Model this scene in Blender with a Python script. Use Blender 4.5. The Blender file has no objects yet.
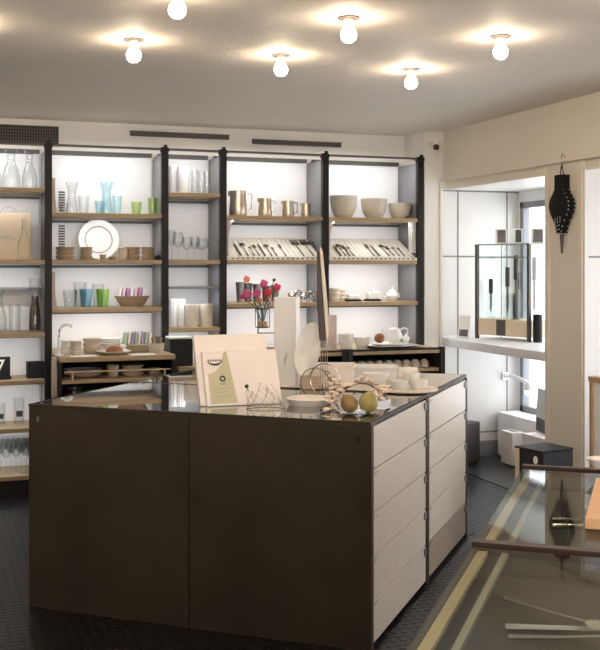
import bpy, bmesh, math, random
from mathutils import Matrix, Vector
random.seed(7)
sc = bpy.context.scene
COL = sc.collection
PI = math.pi

# ------------------------------------------------------------------ camera
EYE = 1.55
CA = math.radians(19.65)
SN, CS = math.sin(CA), math.cos(CA)
FPX = 1050.0
cam_d = bpy.data.cameras.new('camera'); cam = bpy.data.objects.new('camera', cam_d); COL.objects.link(cam)
cam.location = (0, 0, EYE); cam.rotation_euler = (PI/2, 0, -CA)
cam_d.sensor_width = 36; cam_d.lens = FPX/650*36; cam_d.shift_y = -60/650; cam_d.clip_start = .05
sc.camera = cam

# ------------------------------------------------------------------ world, light, exposure
w = bpy.data.worlds.new('daylight'); sc.world = w; w.use_nodes = True
bg = w.node_tree.nodes['Background']; bg.inputs[0].default_value = (.98, .98, 1, 1); bg.inputs[1].default_value = 3.2
sc.view_settings.view_transform = 'Standard'; sc.view_settings.look = 'None'
sc.view_settings.gamma = 1; sc.view_settings.use_curve_mapping = False
sc.view_settings.exposure = 0.74
BULB = 54.0            # strength of the ceiling bulbs
LED = 0.76             # watts of each shelf strip

# ------------------------------------------------------------------ photo-frame helpers (metres in the room frame)
def S(px, Y):                       # X of a sight line on the plane Y
    u = (px-300)/FPX; return Y*(SN+CS*u)/(CS-SN*u)
def SX(px, X):                      # Y of a sight line on the plane X
    u = (px-300)/FPX; return X*(CS-SN*u)/(SN+CS*u)
def dep(px, Y):
    u = (px-300)/FPX; return Y/(CS-SN*u)
def Z(px, py, Y): return EYE+(265-py)*dep(px, Y)/FPX
def G(px, py, z):                   # point of a sight line on a level surface
    d = (EYE-z)*FPX/(py-265); x = (px-300)/FPX*d
    return (d*SN+x*CS, d*CS-x*SN)

# ------------------------------------------------------------------ materials
def nt(name):
    m = bpy.data.materials.new(name); m.use_nodes = True
    return m, m.node_tree.nodes, m.node_tree.links, m.node_tree.nodes['Principled BSDF']
def mat(name, c, rough=.5, metal=0, var=.06, scale=8, bump=0, bscale=60, spec=.5, stretch=None, coat=0):
    m, N, L, b = nt(name)
    tc = N.new('ShaderNodeTexCoord'); src = tc.outputs['Object']
    if stretch:
        mp = N.new('ShaderNodeMapping'); mp.inputs['Scale'].default_value = stretch; L.new(src, mp.inputs[0]); src = mp.outputs[0]
    n = N.new('ShaderNodeTexNoise'); n.inputs['Scale'].default_value = scale; n.inputs['Detail'].default_value = 4
    L.new(src, n.inputs['Vector'])
    r = N.new('ShaderNodeValToRGB')
    r.color_ramp.elements[0].position = .3; r.color_ramp.elements[1].position = .7
    r.color_ramp.elements[0].color = tuple(x*(1-var) for x in c)+(1,); r.color_ramp.elements[1].color = tuple(min(1, x*(1+var)) for x in c)+(1,)
    L.new(n.outputs['Fac'], r.inputs[0]); L.new(r.outputs[0], b.inputs['Base Color'])
    b.inputs['Roughness'].default_value = rough; b.inputs['Metallic'].default_value = metal
    b.inputs['Specular IOR Level'].default_value = spec
    if coat: b.inputs['Coat Weight'].default_value = coat; b.inputs['Coat Roughness'].default_value = .05
    if bump:
        n2 = N.new('ShaderNodeTexNoise'); n2.inputs['Scale'].default_value = bscale; L.new(src, n2.inputs['Vector'])
        bp = N.new('ShaderNodeBump'); bp.inputs['Strength'].default_value = bump; bp.inputs['Distance'].default_value = .01
        L.new(n2.outputs['Fac'], bp.inputs['Height']); L.new(bp.outputs[0], b.inputs['Normal'])
    return m
def glass(name, tint=(.97, .98, .98), edge=(.85, .875, .875), ior=1.5, gloss=1.0):
    m = bpy.data.materials.new(name); m.use_nodes = True
    N, L = m.node_tree.nodes, m.node_tree.links; N.clear()
    o = N.new('ShaderNodeOutputMaterial'); tr = N.new('ShaderNodeBsdfTransparent'); gl = N.new('ShaderNodeBsdfGlossy')
    gl.inputs['Roughness'].default_value = .03; gl.inputs['Color'].default_value = (gloss, gloss, gloss, 1)
    lw = N.new('ShaderNodeLayerWeight'); lw.inputs['Blend'].default_value = .35
    cm = N.new('ShaderNodeMixRGB'); cm.inputs[1].default_value = tint+(1,); cm.inputs[2].default_value = edge+(1,)
    L.new(lw.outputs['Facing'], cm.inputs[0]); L.new(cm.outputs[0], tr.inputs[0])
    lf = N.new('ShaderNodeLayerWeight'); lf.inputs['Blend'].default_value = .5
    p5 = N.new('ShaderNodeMath'); p5.operation = 'POWER'; p5.inputs[1].default_value = 5; L.new(lf.outputs['Facing'], p5.inputs[0])
    fr = N.new('ShaderNodeMapRange'); f0 = ((ior-1)/(ior+1))**2; fr.inputs['To Min'].default_value = f0; fr.inputs['To Max'].default_value = 1; L.new(p5.outputs[0], fr.inputs[0])
    mx = N.new('ShaderNodeMixShader'); L.new(fr.outputs[0], mx.inputs[0]); L.new(tr.outputs[0], mx.inputs[1]); L.new(gl.outputs[0], mx.inputs[2])
    L.new(mx.outputs[0], o.inputs[0]); return m
def emit(name, c, s):
    m, N, L, b = nt(name)
    b.inputs['Base Color'].default_value = c+(1,); b.inputs['Emission Color'].default_value = c+(1,); b.inputs['Emission Strength'].default_value = s
    return m
def wood(name, c, rough=.5, stretch=(3, 30, 30), var=.16): return mat(name, c, rough, var=var, scale=4, stretch=stretch, bump=.05, bscale=12)

M = dict(
    ceiling=mat('ceiling_paint', (.76, .71, .64), .7, var=.02, scale=3, bump=.25, bscale=70),
    wall=mat('cream_paint', (.86, .83, .77), .65, var=.02, scale=2, bump=.05),
    wallbeige=mat('beige_paint', (.83, .755, .65), .6, var=.02, scale=2, bump=.05),
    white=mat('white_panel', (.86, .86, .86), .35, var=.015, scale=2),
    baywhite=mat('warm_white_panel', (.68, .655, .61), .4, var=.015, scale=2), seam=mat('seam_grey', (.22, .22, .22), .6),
    back=mat('white_back_panel', (.85, .845, .85), .5, var=.02, scale=2),
    bayfloor=mat('grey_blue_slate', (.022, .024, .027), .3),
    steel=mat('dark_steel', (.016, .012, .011), .5, spec=.3, metal=.1, var=.2, scale=10),
    panel=mat('grey_steel_panel', (.23, .23, .24), .4, metal=.15, var=.08, scale=5),
    bronze=mat('bronzed_steel', (.044, .032, .020), .5, metal=.2, spec=.35, var=.22, scale=2.2, bump=.03, bscale=20),
    plank=wood('oak_plank', (.40, .285, .165)),
    drawer=wood('pale_drawer_front', (.80, .73, .64), .35, stretch=(2, 2, 30), var=.05),
    tandrawer=wood('tan_drawer_front', (.44, .36, .27), .35, stretch=(2, 2, 30), var=.06),
    topwood=wood('pale_wood_top', (.70, .61, .50), .25, var=.07),
    yellow=wood('yellow_pine', (.70, .55, .31), .4, var=.08),
    oak=wood('oak_frame', (.50, .33, .18), .45),
    orange=wood('beech_board', (.78, .47, .24), .4, var=.06),
    darkwood=wood('dark_walnut', (.055, .026, .016), .4),
    lightwood=wood('light_beech', (.66, .50, .36), .45),
    porcelain=mat('white_porcelain', (.84, .82, .79), .18, var=.01, coat=.3),
    cream=mat('cream_stoneware', (.70, .63, .53), .3, var=.05, scale=12),
    brown=mat('brown_stoneware', (.33, .24, .16), .45, var=.2, scale=2, stretch=(1, 1, 40)),
    sand=mat('sand_stoneware', (.55, .47, .37), .4, var=.18, scale=2, stretch=(1, 1, 40)),
    beigebowl=mat('beige_bowl_glaze', (.64, .58, .49), .3, var=.06, scale=6),
    biscuit=mat('baked_crust', (.30, .12, .05), .7, var=.25, scale=30, bump=.3),
    chrome=mat('brushed_steel', (.62, .60, .58), .2, metal=1, var=.05),
    copperish=mat('warm_steel_jug', (.62, .53, .43), .3, metal=1, var=.06),
    silver=mat('cutlery_steel', (.30, .285, .27), .28, metal=1, var=.1),
    black=mat('black_lacquer', (.010, .010, .011), .5, spec=.3),
    navy=mat('blue_black_side', (.014, .016, .024), .4),
    leather=mat('black_leather', (.008, .007, .007), .7, spec=.25, bump=.15, bscale=90),
    rivet=mat('pale_rivet', (.75, .72, .66), .3, metal=.6),
    cube=mat('dark_brown_cube', (.035, .026, .022), .5),
    rubber=mat('black_rubber', (.02, .02, .02), .6),
    card=mat('kraft_card', (.66, .53, .38), .7, var=.04),
    ivory=mat('ivory_card', (.90, .83, .77), .55, var=.02),
    blush=mat('blush_card', (.92, .84, .795), .55, var=.02),
    olive=mat('olive_label', (.58, .54, .36), .6, var=.03),
    ink=mat('dark_ink', (.03, .03, .03), .7), greyink=mat('grey_ink', (.36, .36, .34), .7),
    paper=mat('white_paper', (.86, .85, .83), .6, var=.02), pinkpaper=mat('pink_paper', (.66, .54, .50), .6),
    taupe=mat('taupe_bracket', (.52, .42, .37), .5), slat=mat('cream_slat', (.74, .69, .60), .45),
    wire=mat('bright_wire', (.55, .50, .44), .25, metal=1), darkwire=mat('dark_wire', (.10, .08, .065), .4, metal=.7),
    blossom=mat('pale_blossom', (.78, .64, .53), .7, var=.12, scale=20), twig=mat('brown_twig', (.12, .07, .045), .7),
    seeds=mat('dark_seeds', (.10, .065, .045), .6, var=.8, scale=70), paleboard=wood('pale_board', (.82, .72, .60), .4, var=.05),
    pear=mat('green_pear', (.40, .34, .11), .4, var=.25, scale=9), redpear=mat('blushed_pear', (.32, .20, .08), .4, var=.4, scale=9),
    pink=mat('pink_petal', (.50, .07, .20), .6, var=.25, scale=30), red=mat('red_petal', (.48, .02, .06), .6, var=.25, scale=30),
    coral=mat('coral_petal', (.68, .22, .16), .6, var=.2, scale=30), leaf=mat('dark_leaf', (.05, .08, .04), .6),
    lamp=mat('white_enamel', (.85, .85, .85), .3), socket=mat('socket_porcelain', (.80, .76, .70), .3),
    bulb=emit('lit_bulb', (1, .80, .58), BULB), spot=emit('lit_spot', (1, .97, .92), 12),
    glass=glass('clear_glass'), casepane=glass('case_top_glass', (.97, .985, .97), (.80, .85, .82), gloss=.62), pane=glass('pane_glass', (.985, .995, .99), (.86, .93, .91)),
    blueglass=glass('blue_glass', (.89, .965, .985), (.76, .90, .95)), greenglass=glass('green_glass', (.90, .955, .78), (.74, .84, .54)),
    blueglass2=glass('bright_blue_glass', (.80, .93, .99), (.68, .86, .97)), greenglass2=glass('lime_glass', (.85, .97, .70), (.72, .90, .48)),
    glassedge=mat('green_glass_edge', (.16, .24, .21), .2), frost=mat('frosted_vase', (.80, .80, .80), .35), winpane=glass('window_glass', (.97, .98, 1), (.8, .85, .9)),
    casebed=mat('case_lining', (.060, .052, .043), .6, var=.08, scale=3), caseside=mat('case_olive_strip', (.50, .48, .36), .35),
    photo=mat('grey_photo', (.16, .16, .16), .3, var=.4, scale=20), screen=mat('dark_print', (.05, .05, .06), .3),
    grille=mat('grille_bronze', (.10, .085, .065), .5), dark=mat('black_void', (.006, .006, .006), .8), slot=mat('slot_grey', (.075, .065, .055), .5),
)
for i, c in enumerate([(.50, .36, .60), (.82, .80, .82), (.45, .62, .45), (.80, .58, .62), (.86, .85, .84), (.48, .24, .42)]):
    M['packet%d' % i] = mat('packet_paper', c, .6, var=.1)
# dark top glass of the island: black bed seen through polished glass
m, N, L, b = nt('dark_top_glass'); b.inputs['Base Color'].default_value = (.020, .021, .020, 1); b.inputs['Roughness'].default_value = .03
b.inputs['IOR'].default_value = 1.7; b.inputs['Coat Weight'].default_value = .8; b.inputs['Coat IOR'].default_value = 1.6; b.inputs['Coat Roughness'].default_value = .02
n = N.new('ShaderNodeTexNoise'); n.inputs['Scale'].default_value = 3; bp = N.new('ShaderNodeBump'); bp.inputs['Strength'].default_value = .01
L.new(n.outputs['Fac'], bp.inputs['Height']); L.new(bp.outputs[0], b.inputs['Normal']); M['topglass'] = m
# studded black rubber floor
m, N, L, b = nt('studded_rubber_floor')
tc = N.new('ShaderNodeTexCoord'); mp = N.new('ShaderNodeMapping'); mp.inputs['Rotation'].default_value = (0, 0, math.radians(45)); L.new(tc.outputs['Object'], mp.inputs[0])
sx = N.new('ShaderNodeSeparateXYZ'); L.new(mp.outputs[0], sx.inputs[0])
def mth(op, a, bval=None):
    k = N.new('ShaderNodeMath'); k.operation = op
    for i, q in enumerate((a, bval)):
        if q is None: continue
        if isinstance(q, (int, float)): k.inputs[i].default_value = q
        else: L.new(q, k.inputs[i])
    return k.outputs[0]
s1 = mth('SINE', mth('MULTIPLY', sx.outputs[0], 2*PI/.062)); s2 = mth('SINE', mth('MULTIPLY', sx.outputs[1], 2*PI/.062))
hgt = mth('MINIMUM', mth('MAXIMUM', mth('MULTIPLY', mth('SUBTRACT', mth('MULTIPLY', s1, s2), .18), 2.4), 0.0), 1.0)
bp = N.new('ShaderNodeBump'); bp.inputs['Strength'].default_value = 1; bp.inputs['Distance'].default_value = .013
L.new(hgt, bp.inputs['Height']); L.new(bp.outputs[0], b.inputs['Normal'])
b.inputs['Base Color'].default_value = (.009, .0075, .007, 1); b.inputs['Roughness'].default_value = .34; b.inputs['Specular IOR Level'].default_value = .34; M['floor'] = m

# ------------------------------------------------------------------ mesh builder
class MB:
    def __init__(s): s.v = []; s.f = []
    def add(s, vs, fs, T=None):
        n = len(s.v)
        s.v += [tuple(T @ Vector(p)) if T else tuple(p) for p in vs]
        s.f += [tuple(i+n for i in f) for f in fs]; return s
    def box(s, x0, x1, y0, y1, z0, z1, T=None):
        return s.add([(x0,y0,z0),(x1,y0,z0),(x1,y1,z0),(x0,y1,z0),(x0,y0,z1),(x1,y0,z1),(x1,y1,z1),(x0,y1,z1)],
                     [(0,3,2,1),(4,5,6,7),(0,1,5,4),(1,2,6,5),(2,3,7,6),(3,0,4,7)], T)
    def lathe(s, prof, c=(0,0), seg=24, T=None, sx=1, sy=1):
        vs = []; fs = []; k = len(prof)
        for i in range(seg):
            a = 2*PI*i/seg
            for r, z in prof: vs.append((c[0]+r*math.cos(a)*sx, c[1]+r*math.sin(a)*sy, z))
        for i in range(seg):
            j = (i+1) % seg
            for q in range(k-1): fs.append((i*k+q, j*k+q, j*k+q+1, i*k+q+1))
        ring = prof[0] == prof[-1]
        if not ring and prof[0][0] > 1e-6: fs.append(tuple(i*k for i in range(seg))[::-1])
        if not ring and prof[-1][0] > 1e-6: fs.append(tuple(i*k+k-1 for i in range(seg)))
        return s.add(vs, fs, T)
    def tube(s, pts, r, seg=6, closed=False, T=None):
        pts = [Vector(p) for p in pts]; n = len(pts); vs = []; fs = []
        rr = r if isinstance(r, (list, tuple)) else [r]*n
        up = Vector((0,0,1))
        for i, p in enumerate(pts):
            a = pts[i-1] if (i or closed) else p; bq = pts[(i+1) % n] if (i < n-1 or closed) else p
            t = (bq-a).normalized()
            x = t.cross(up)
            if x.length < .05: x = t.cross(Vector((1,0,0)))
            x.normalize(); y = x.cross(t)
            for q in range(seg):
                an = 2*PI*q/seg; vs.append(p+x*math.cos(an)*rr[i]+y*math.sin(an)*rr[i])
        for i in range(n if closed else n-1):
            j = (i+1) % n
            for q in range(seg): fs.append((i*seg+q, i*seg+(q+1) % seg, j*seg+(q+1) % seg, j*seg+q))
        if not closed:
            fs.append(tuple(range(seg))[::-1]); fs.append(tuple((n-1)*seg+q for q in range(seg)))
        return s.add(vs, fs, T)
    def prism(s, poly, z0, z1, T=None):     # poly in xy
        n = len(poly)
        vs = [(x,y,z0) for x,y in poly]+[(x,y,z1) for x,y in poly]
        fs = [tuple(range(n))[::-1], tuple(range(n,2*n))]+[(i,(i+1)%n,n+(i+1)%n,n+i) for i in range(n)]
        return s.add(vs, fs, T)
    def ball(s, c, r, sc_=(1,1,1), seg=14, T=None):
        rings = max(5, seg//2); vs = [(c[0],c[1],c[2]-r*sc_[2])]; fs = []
        for i in range(1, rings):
            t = -PI/2+PI*i/rings
            for q in range(seg):
                a = 2*PI*q/seg; vs.append((c[0]+r*sc_[0]*math.cos(t)*math.cos(a), c[1]+r*sc_[1]*math.cos(t)*math.sin(a), c[2]+r*sc_[2]*math.sin(t)))
        vs.append((c[0],c[1],c[2]+r*sc_[2])); last = len(vs)-1
        for q in range(seg):
            fs.append((0, 1+(q+1)%seg, 1+q)); fs.append((last, last-seg+q, last-seg+(q+1)%seg))
            for i in range(rings-2):
                a0 = 1+i*seg; fs.append((a0+q, a0+(q+1)%seg, a0+seg+(q+1)%seg, a0+seg+q))
        return s.add(vs, fs, T)
def mesh_obj(name, mb, m, parent=None, bev=0, smooth=True):
    me = bpy.data.meshes.new(name); me.from_pydata(mb.v, [], mb.f)
    bm = bmesh.new(); bm.from_mesh(me); bmesh.ops.recalc_face_normals(bm, faces=bm.faces); bm.to_mesh(me); bm.free()
    me.materials.append(M[m] if isinstance(m, str) else m)
    if smooth:
        me.shade_smooth(); me.set_sharp_from_angle(angle=math.radians(38))
    o = bpy.data.objects.new(name, me); COL.objects.link(o)
    if parent: o.parent = parent
    if bev:
        md = o.modifiers.new('bevel', 'BEVEL'); md.width = bev; md.segments = 2; md.limit_method = 'ANGLE'
    return o
P = lambda name, mb, m, parent, bev=0, label=None: lab(mesh_obj(name, mb, m, parent, bev), label)
def lab(o, label):
    if label: o['label'] = label
    return o
def T(name, label, cat, loc, rz=0, group=None):
    o = bpy.data.objects.new(name, None); COL.objects.link(o); o.empty_display_size = .05
    o.location = loc; o.rotation_euler = (0, 0, rz); o['label'] = label; o['category'] = cat
    if group: o['group'] = group
    return o
def O(name, mb, m, label, cat, loc=(0,0,0), rz=0, group=None, bev=0):
    o = mesh_obj(name, mb, m, None, bev); o.location = loc; o.rotation_euler = (0, 0, rz); o['label'] = label; o['category'] = cat
    if group: o['group'] = group
    return o
def ST(name, mb, m, parent=None, bev=0):
    o = mesh_obj(name, mb, m, parent, bev)
    if parent is None: o['kind'] = 'structure'
    return o
def box(*a): return MB().box(*a)
def txt(s, size, m, parent, loc, rot, name):
    c = bpy.data.curves.new(name, 'FONT'); c.body = s; c.size = size; c.align_x = 'CENTER'; c.align_y = 'CENTER'; c.extrude = .0006
    t = bpy.data.objects.new(name, c); COL.objects.link(t)
    dg = bpy.context.evaluated_depsgraph_get(); me = bpy.data.meshes.new_from_object(t.evaluated_get(dg))
    bpy.data.objects.remove(t); o = bpy.data.objects.new(name, me); COL.objects.link(o); me.materials.clear(); me.materials.append(M[m])
    o.parent = parent; o.location = loc; o.rotation_euler = rot; return o

# ------------------------------------------------------------------ the room
HC = 2.578; YB = 7.62; XL = -3.0; YN = -2.6; XR = 3.78
ST('floor', box(XL, 4.72, YN, YB+.1, -.1, 0), 'floor')
ST('ceiling', box(XL-.1, 4.72, YN-.1, YB+.1, HC, HC+.1), 'ceiling')
ST('wall_back', box(XL-.1, 4.72, YB, YB+.12, 0, HC), 'wall')
ST('wall_left', box(XL-.1, XL, YN, YB, 0, HC), 'wall')
f = MB(); f.box(XL, 4.72, YN-.1, YN, 0, .7); f.box(XL, 4.72, YN-.1, YN, 2.3, HC); f.box(XL, -1.6, YN-.1, YN, .7, 2.3); f.box(2.8, 4.72, YN-.1, YN, .7, 2.3)
ST('wall_front', f, 'wall')
# right wall: corner block, piers, fascia
ST('wall_corner', box(3.605, 3.757, 7.26, YB, 0, HC), 'wall')
ST('wall_bay_head', box(3.757, 4.7, 7.26, YB, 2.2, HC), 'wall')
Y1a, Y1b = 7.26, 5.85; Y2a = 5.455; Y2b = 3.9
ST('wall_right', box(XR, 4.66, Y2a, Y1b, 0, 2.2), 'wallbeige')
ST('wall_right_near', box(XR, 4.6, YN, Y2b, 0, 2.2), 'wallbeige')
ST('wall_right_fascia', box(XR-.012, 4.6, YN, 7.26, 2.2, HC), 'wallbeige')
ST('trim_1', box(XR-.035, XR-.012, YN, 7.26, 2.19, 2.21), 'wallbeige', bev=.003)
ST('trim_2', box(XR+.01, XR+.05, Y1b, 7.26, 2.13, 2.2), 'wallbeige')
ST('trim_3', box(3.733, 3.7575, 7.25, 7.26, 0, 2.19), 'wallbeige', bev=.003)
ST('trim_4', box(XR-.012, XR+.02, Y1b-.04, Y1b+.004, 0, 2.19), 'wallbeige', bev=.003)
ST('trim_5', box(XR-.012, XR+.02, Y2a-.004, Y2a+.04, 0, 2.19), 'wallbeige', bev=.003)
ST('trim_6', box(XR+.01, XR+.05, Y2b, Y2a, 2.13, 2.2), 'wallbeige')
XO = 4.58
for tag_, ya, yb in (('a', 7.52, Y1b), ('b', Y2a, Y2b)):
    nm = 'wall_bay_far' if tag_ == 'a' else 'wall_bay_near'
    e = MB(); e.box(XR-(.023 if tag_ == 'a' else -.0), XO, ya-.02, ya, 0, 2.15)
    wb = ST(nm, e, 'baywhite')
    q = MB()
    for px in ((458, 507) if tag_ == 'a' else (640,)):
        x = S(px, ya-.022); q.box(x-.006, x+.006, ya-.0225, ya-.02, .2, 2.15)
    for z in (.2, Z(455, 256.5, ya-.02)): q.box(XR+.03, XO, ya-.0225, ya-.02, z-.006, z+.006)
    q.box(XR+.03, XO, ya-.024, ya-.02, 2.138, 2.15)
    ST('trim_7' if tag_ == 'a' else 'trim_8', q, 'seam')
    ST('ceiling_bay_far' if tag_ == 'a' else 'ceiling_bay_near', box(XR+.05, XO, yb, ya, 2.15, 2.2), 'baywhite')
    # glazed outer wall
    fr = MB(); y0, y1 = yb+.04, ya-.06; z0, z1 = .36, 2.06
    fr.box(XO, XO+.08, yb, ya, 0, z0-.0); fr.box(XO, XO+.08, yb, ya, z1, 2.2); fr.box(XO, XO+.08, y1, ya, z0, z1); fr.box(XO, XO+.08, yb, y0, z0, z1)
    ST('wall_outer_far' if tag_ == 'a' else 'wall_outer_near', fr, 'white')
    w_ = MB(); t = .05
    for a_ in ((y0, y0+t, z0, z1), (y1-t, y1, z0, z1), (y0, y1, z0, z0+t), (y0, y1, z1-t, z1), (y0, y1, .93, 1.0)):
        w_.box(XO-.015, XO+.05, *a_)
    wo = ST('window_1' if tag_ == 'a' else 'window_2', w_, 'panel', bev=.004)
    mesh_obj('window_pane', box(XO+.01, XO+.016, y0+.02, y1-.02, z0+.02, z1-.02), 'winpane', wo)
ST('trim_9', box(XR-.02, XO-.02, Y1b+.002, Y1a-.002, .927, .987).box(XR+.02, XO-.02, Y1a-.002, 7.495, .927, .987), 'white', bev=.003)      # display ledge of the far bay
ST('trim_10', box(XR+.01, XO, Y1b+.002, 7.49, 0, .005), 'bayfloor')
ST('baseboard_bay', box(XR+.03, XO, 7.485, 7.498, .005, .13), 'panel')

# ------------------------------------------------------------------ shelving
YF = 7.23
XP = [0]+[S(p, YF) for p in (48.5, 165.3, 223.6, 326, 421)]; XP[0] = XP[1]-.81
shelving = T('shelving_unit', 'tall black steel shelving with pale wood boards along the whole back wall', 'shelves', ((XP[0]+XP[5])/2, YF+.19, 0))
ox, oy = (XP[0]+XP[5])/2, YF+.19
def SH(name, mb, m, bev=0, label=None):
    mb.v = [(x-ox, y-oy, z) for x, y, z in mb.v]; return P(name, mb, m, shelving, bev, label)
for x in XP:
    SH('post', box(x-.0235, x+.0235, YF, YF+.045, 0, 2.375).box(x-.028, x+.028, YF-.006, YF+.05, 2.345, 2.365).box(x-.012, x+.012, YF-.012, YF, 2.34, 2.39), 'steel')
    SH('side_panel', box(x-.011, x+.011, YF+.045, YB-.004, .02, 2.33), 'panel')
ZA, ZB, ZC, ZD, ZE, ZF2, ZG = 2.068, 1.585, 1.094, 1.905, 1.256, 2.06, 1.109
ZH = 1.275
SHELVES = {0: [ZA, ZB, ZC, .778, .458, .142], 1: [ZD, ZB, ZE], 2: [ZF2, ZB, ZG], 3: [ZD, ZH], 4: [ZD, ZH]}
def led(x0, x1, y, z, power, tilt=0.35):
    l = bpy.data.lights.new('strip_light', 'AREA'); l.shape = 'RECTANGLE'; l.size = x1-x0-.1; l.size_y = .02; l.energy = power; l.color = (.96, .98, 1)
    o = bpy.data.objects.new('strip_light', l); COL.objects.link(o); o.location = ((x0+x1)/2-ox, y-oy, z); o.rotation_euler = (tilt, 0, 0); o.parent = shelving
for b_ in range(5):
    x0, x1 = XP[b_]+.0235, XP[b_+1]-.0235
    SH('kick_plate', box(x0, x1, YF+.02, YF+.032, 0, .11), 'steel')
    if b_ > 2: led(x0, x1, YF+.06, ZB-.034, LED*1.5*(x1-x0)/.75)
    SH('back_panel', box(x0, x1, YB-.012, YB-.004, .05, 2.33), 'back')
    SH('top_rail', box(x0, x1, YF+.002, YF+.03, 2.354, 2.368), 'grille')
    SH('top_rail', box(x0, x1, YB-.045, YB-.016, 2.333, 2.362), 'slot')
    SH('light_strip', box(x0+.02, x1-.02, YF+.034, YF+.07, 2.354, 2.366), 'lamp')
    led(x0, x1, YF+.052, 2.350, LED*2.2*(x1-x0)/.75)
    for z in SHELVES[b_]:
        SH('shelf', box(x0, x1, YF+.004, YB-.016, z-.03, z), 'plank', .003)
        SH('support_rail', box(x0, x1, YB-.05, YB-.02, z-.054, z-.036), 'slot')
        led(x0, x1, YF+.05, z-.034, LED*(x1-x0)/.75*(1.5 if z < 1.3 and b_ > 0 else 1))
SH('shelf', box(XP[0]+.0235, XP[1]-.0235, YF+.24, YB-.016, 1.382, 1.394), 'panel', label='thin grey metal shelf')
led(XP[2]+.03, XP[3]-.03, YF+.07, 1.378, LED*.6)
SH('shelf', box(XP[2]+.0235, XP[3]-.0235, YF+.03, YB-.016, 1.382, 1.394), 'panel', label='thin grey metal shelf')
for b_, z0, z1, up in ((1, ZD, 2.14, True), (1, ZE, 1.50, True), (3, ZB+.02, ZD-.03, False), (4, ZB+.02, ZD-.03, False)):   # curved brackets beside the posts
    x = XP[b_]+.0245; h = z1-z0
    prof = [(0, .028), (.2, .026), (.45, .026), (.65, .03), (.8, .038), (.92, .050), (1, .066)]
    if up: prof = [(1-a, .012+.5*c) for a, c in prof[::-1]]
    pts = [(0, 0)]+[(c, a*h) for a, c in prof]+[(0, h)]
    mb = MB(); mb.prism(pts, -.012, .0, Matrix.Translation((x, YF+.05, z0)) @ Matrix.Rotation(PI/2, 4, 'X'))
    SH('bracket', mb, 'taupe')

# pull-out cabinets under the shelves
def pullout(name, label, x0, x1, yf, ztops, rail, zb=.14):
    t = T(name, label, 'cabinet', ((x0+x1)/2, yf, 0)); w2 = (x1-x0)/2; dpt = YB-.05-yf
    for s in (-1, 1): P('side_panel', box(s*w2-.012, s*w2+.012, 0, dpt, zb, ztops[0]-.04), 'steel', t)
    P('back_panel', box(-w2+.012, w2-.012, dpt-.02, dpt, zb, ztops[0]-.04), 'steel', t)
    P('worktop', box(-w2-.005, w2+.005, -.02, dpt, ztops[0]-.032, ztops[0]), 'plank', t, .003)
    for z in ztops[1:]: P('shelf', box(-w2+.012, w2-.012, 0, dpt-.02, z-.024, z), 'plank', t, .002)
    P('plinth', box(-w2+.012, w2-.012, .03, dpt-.02, .0, zb), 'steel', t)
    if rail:
        mb = MB(); z = ztops[1]; mb.tube([(-w2+.03, .01, z+.05), (w2-.02, .01, z+.05)], .005)
        for x in (-w2+.08, w2-.06): mb.tube([(x, .01, z), (x, .01, z+.05)], .005)
        P('guard_rail', mb, 'lightwood', t)
    else:
        for s in (-1, 1): P('corner_post', box(s*w2-.018, s*w2+.018, -.03, .01, .02, ztops[0]+.012), 'steel', t)
        P('front_rail', box(-w2, w2, -.028, -.012, ztops[0]-.006, ztops[0]+.008), 'steel', t)
    return t
YT = 6.80
CLX0, CLX1 = S(60, YT), S(174, YT)
pullout('pullout_cabinet', 'low black cabinet with wooden worktop below the striped tableware shelves', CLX0, CLX1, YT, [.962, .815, .66, .40], True)
CRX0, CRX1 = S(349, YT), S(441, YT)
pullout('pullout_cabinet', 'low black cabinet with wooden worktop below the teapot at the right end', CRX0, CRX1, YT, [.95, .81, .60, .36], False)
CMX0, CMX1 = S(262, YT), S(343, YT)
pullout('pullout_cabinet', 'low black cabinet behind the tall white box and flowers', CMX0, CMX1, YT, [.95, .81, .60, .36], False)
CNX0, CNX1 = S(178, 7.0), S(222, 7.0)
pullout('pullout_cabinet', 'narrow low cabinet carrying the black boxy speaker', CNX0, CNX1, 6.98, [.86, .70, .50], True)

# ------------------------------------------------------------------ vessels
def item(px, wpx, ytop, zs, Y):
    d = dep(px, Y); return S(px, Y), wpx/2*d/FPX, Z(px, ytop, Y)-zs
def open_prof(out, t):                      # outer profile bottom->top, wall thickness
    inner = [(max(r-t, .0005), z) for r, z in out[::-1]]
    inner[-1] = (max(inner[-1][0], .0005), out[0][1]+t*1.5)
    return [(.0002, out[0][1])]+out+inner+[(.0002, out[0][1]+t*1.5)]
def tumbler(r, h, taper=.75): return MB().lathe(open_prof([(r*taper, 0), (r*(taper+(1-taper)*.5), h*.5), (r, h)], min(.004, r*.12)))
def carafe(r, h):
    return MB().lathe(open_prof([(r*.95, 0), (r, h*.06), (r*.98, h*.3), (r*.8, h*.48), (r*.48, h*.66), (r*.42, h*.76), (r*.5, h*.9), (r*.68, h)], .004))
def flare_carafe(r, h):
    return MB().lathe(open_prof([(r*.85, 0), (r*.9, h*.1), (r*.78, h*.3), (r*.6, h*.55), (r*.62, h*.72), (r*1.0, h)], .004))
def bowlp(r, h): return open_prof([(r*.45, 0), (r*.5, h*.04), (r*.85, h*.4), (r, h)], max(.004, r*.05))
def bowl(r, h): return MB().lathe(bowlp(r, h), seg=28)
def tub(r, h): return MB().lathe(open_prof([(r*.52, 0), (r*.60, h*.06), (r*.80, h*.25), (r*.93, h*.52), (r*.985, h*.78), (r*.985, h*.82), (r, h*.84), (r*.99, h)], .008), seg=32)
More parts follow.
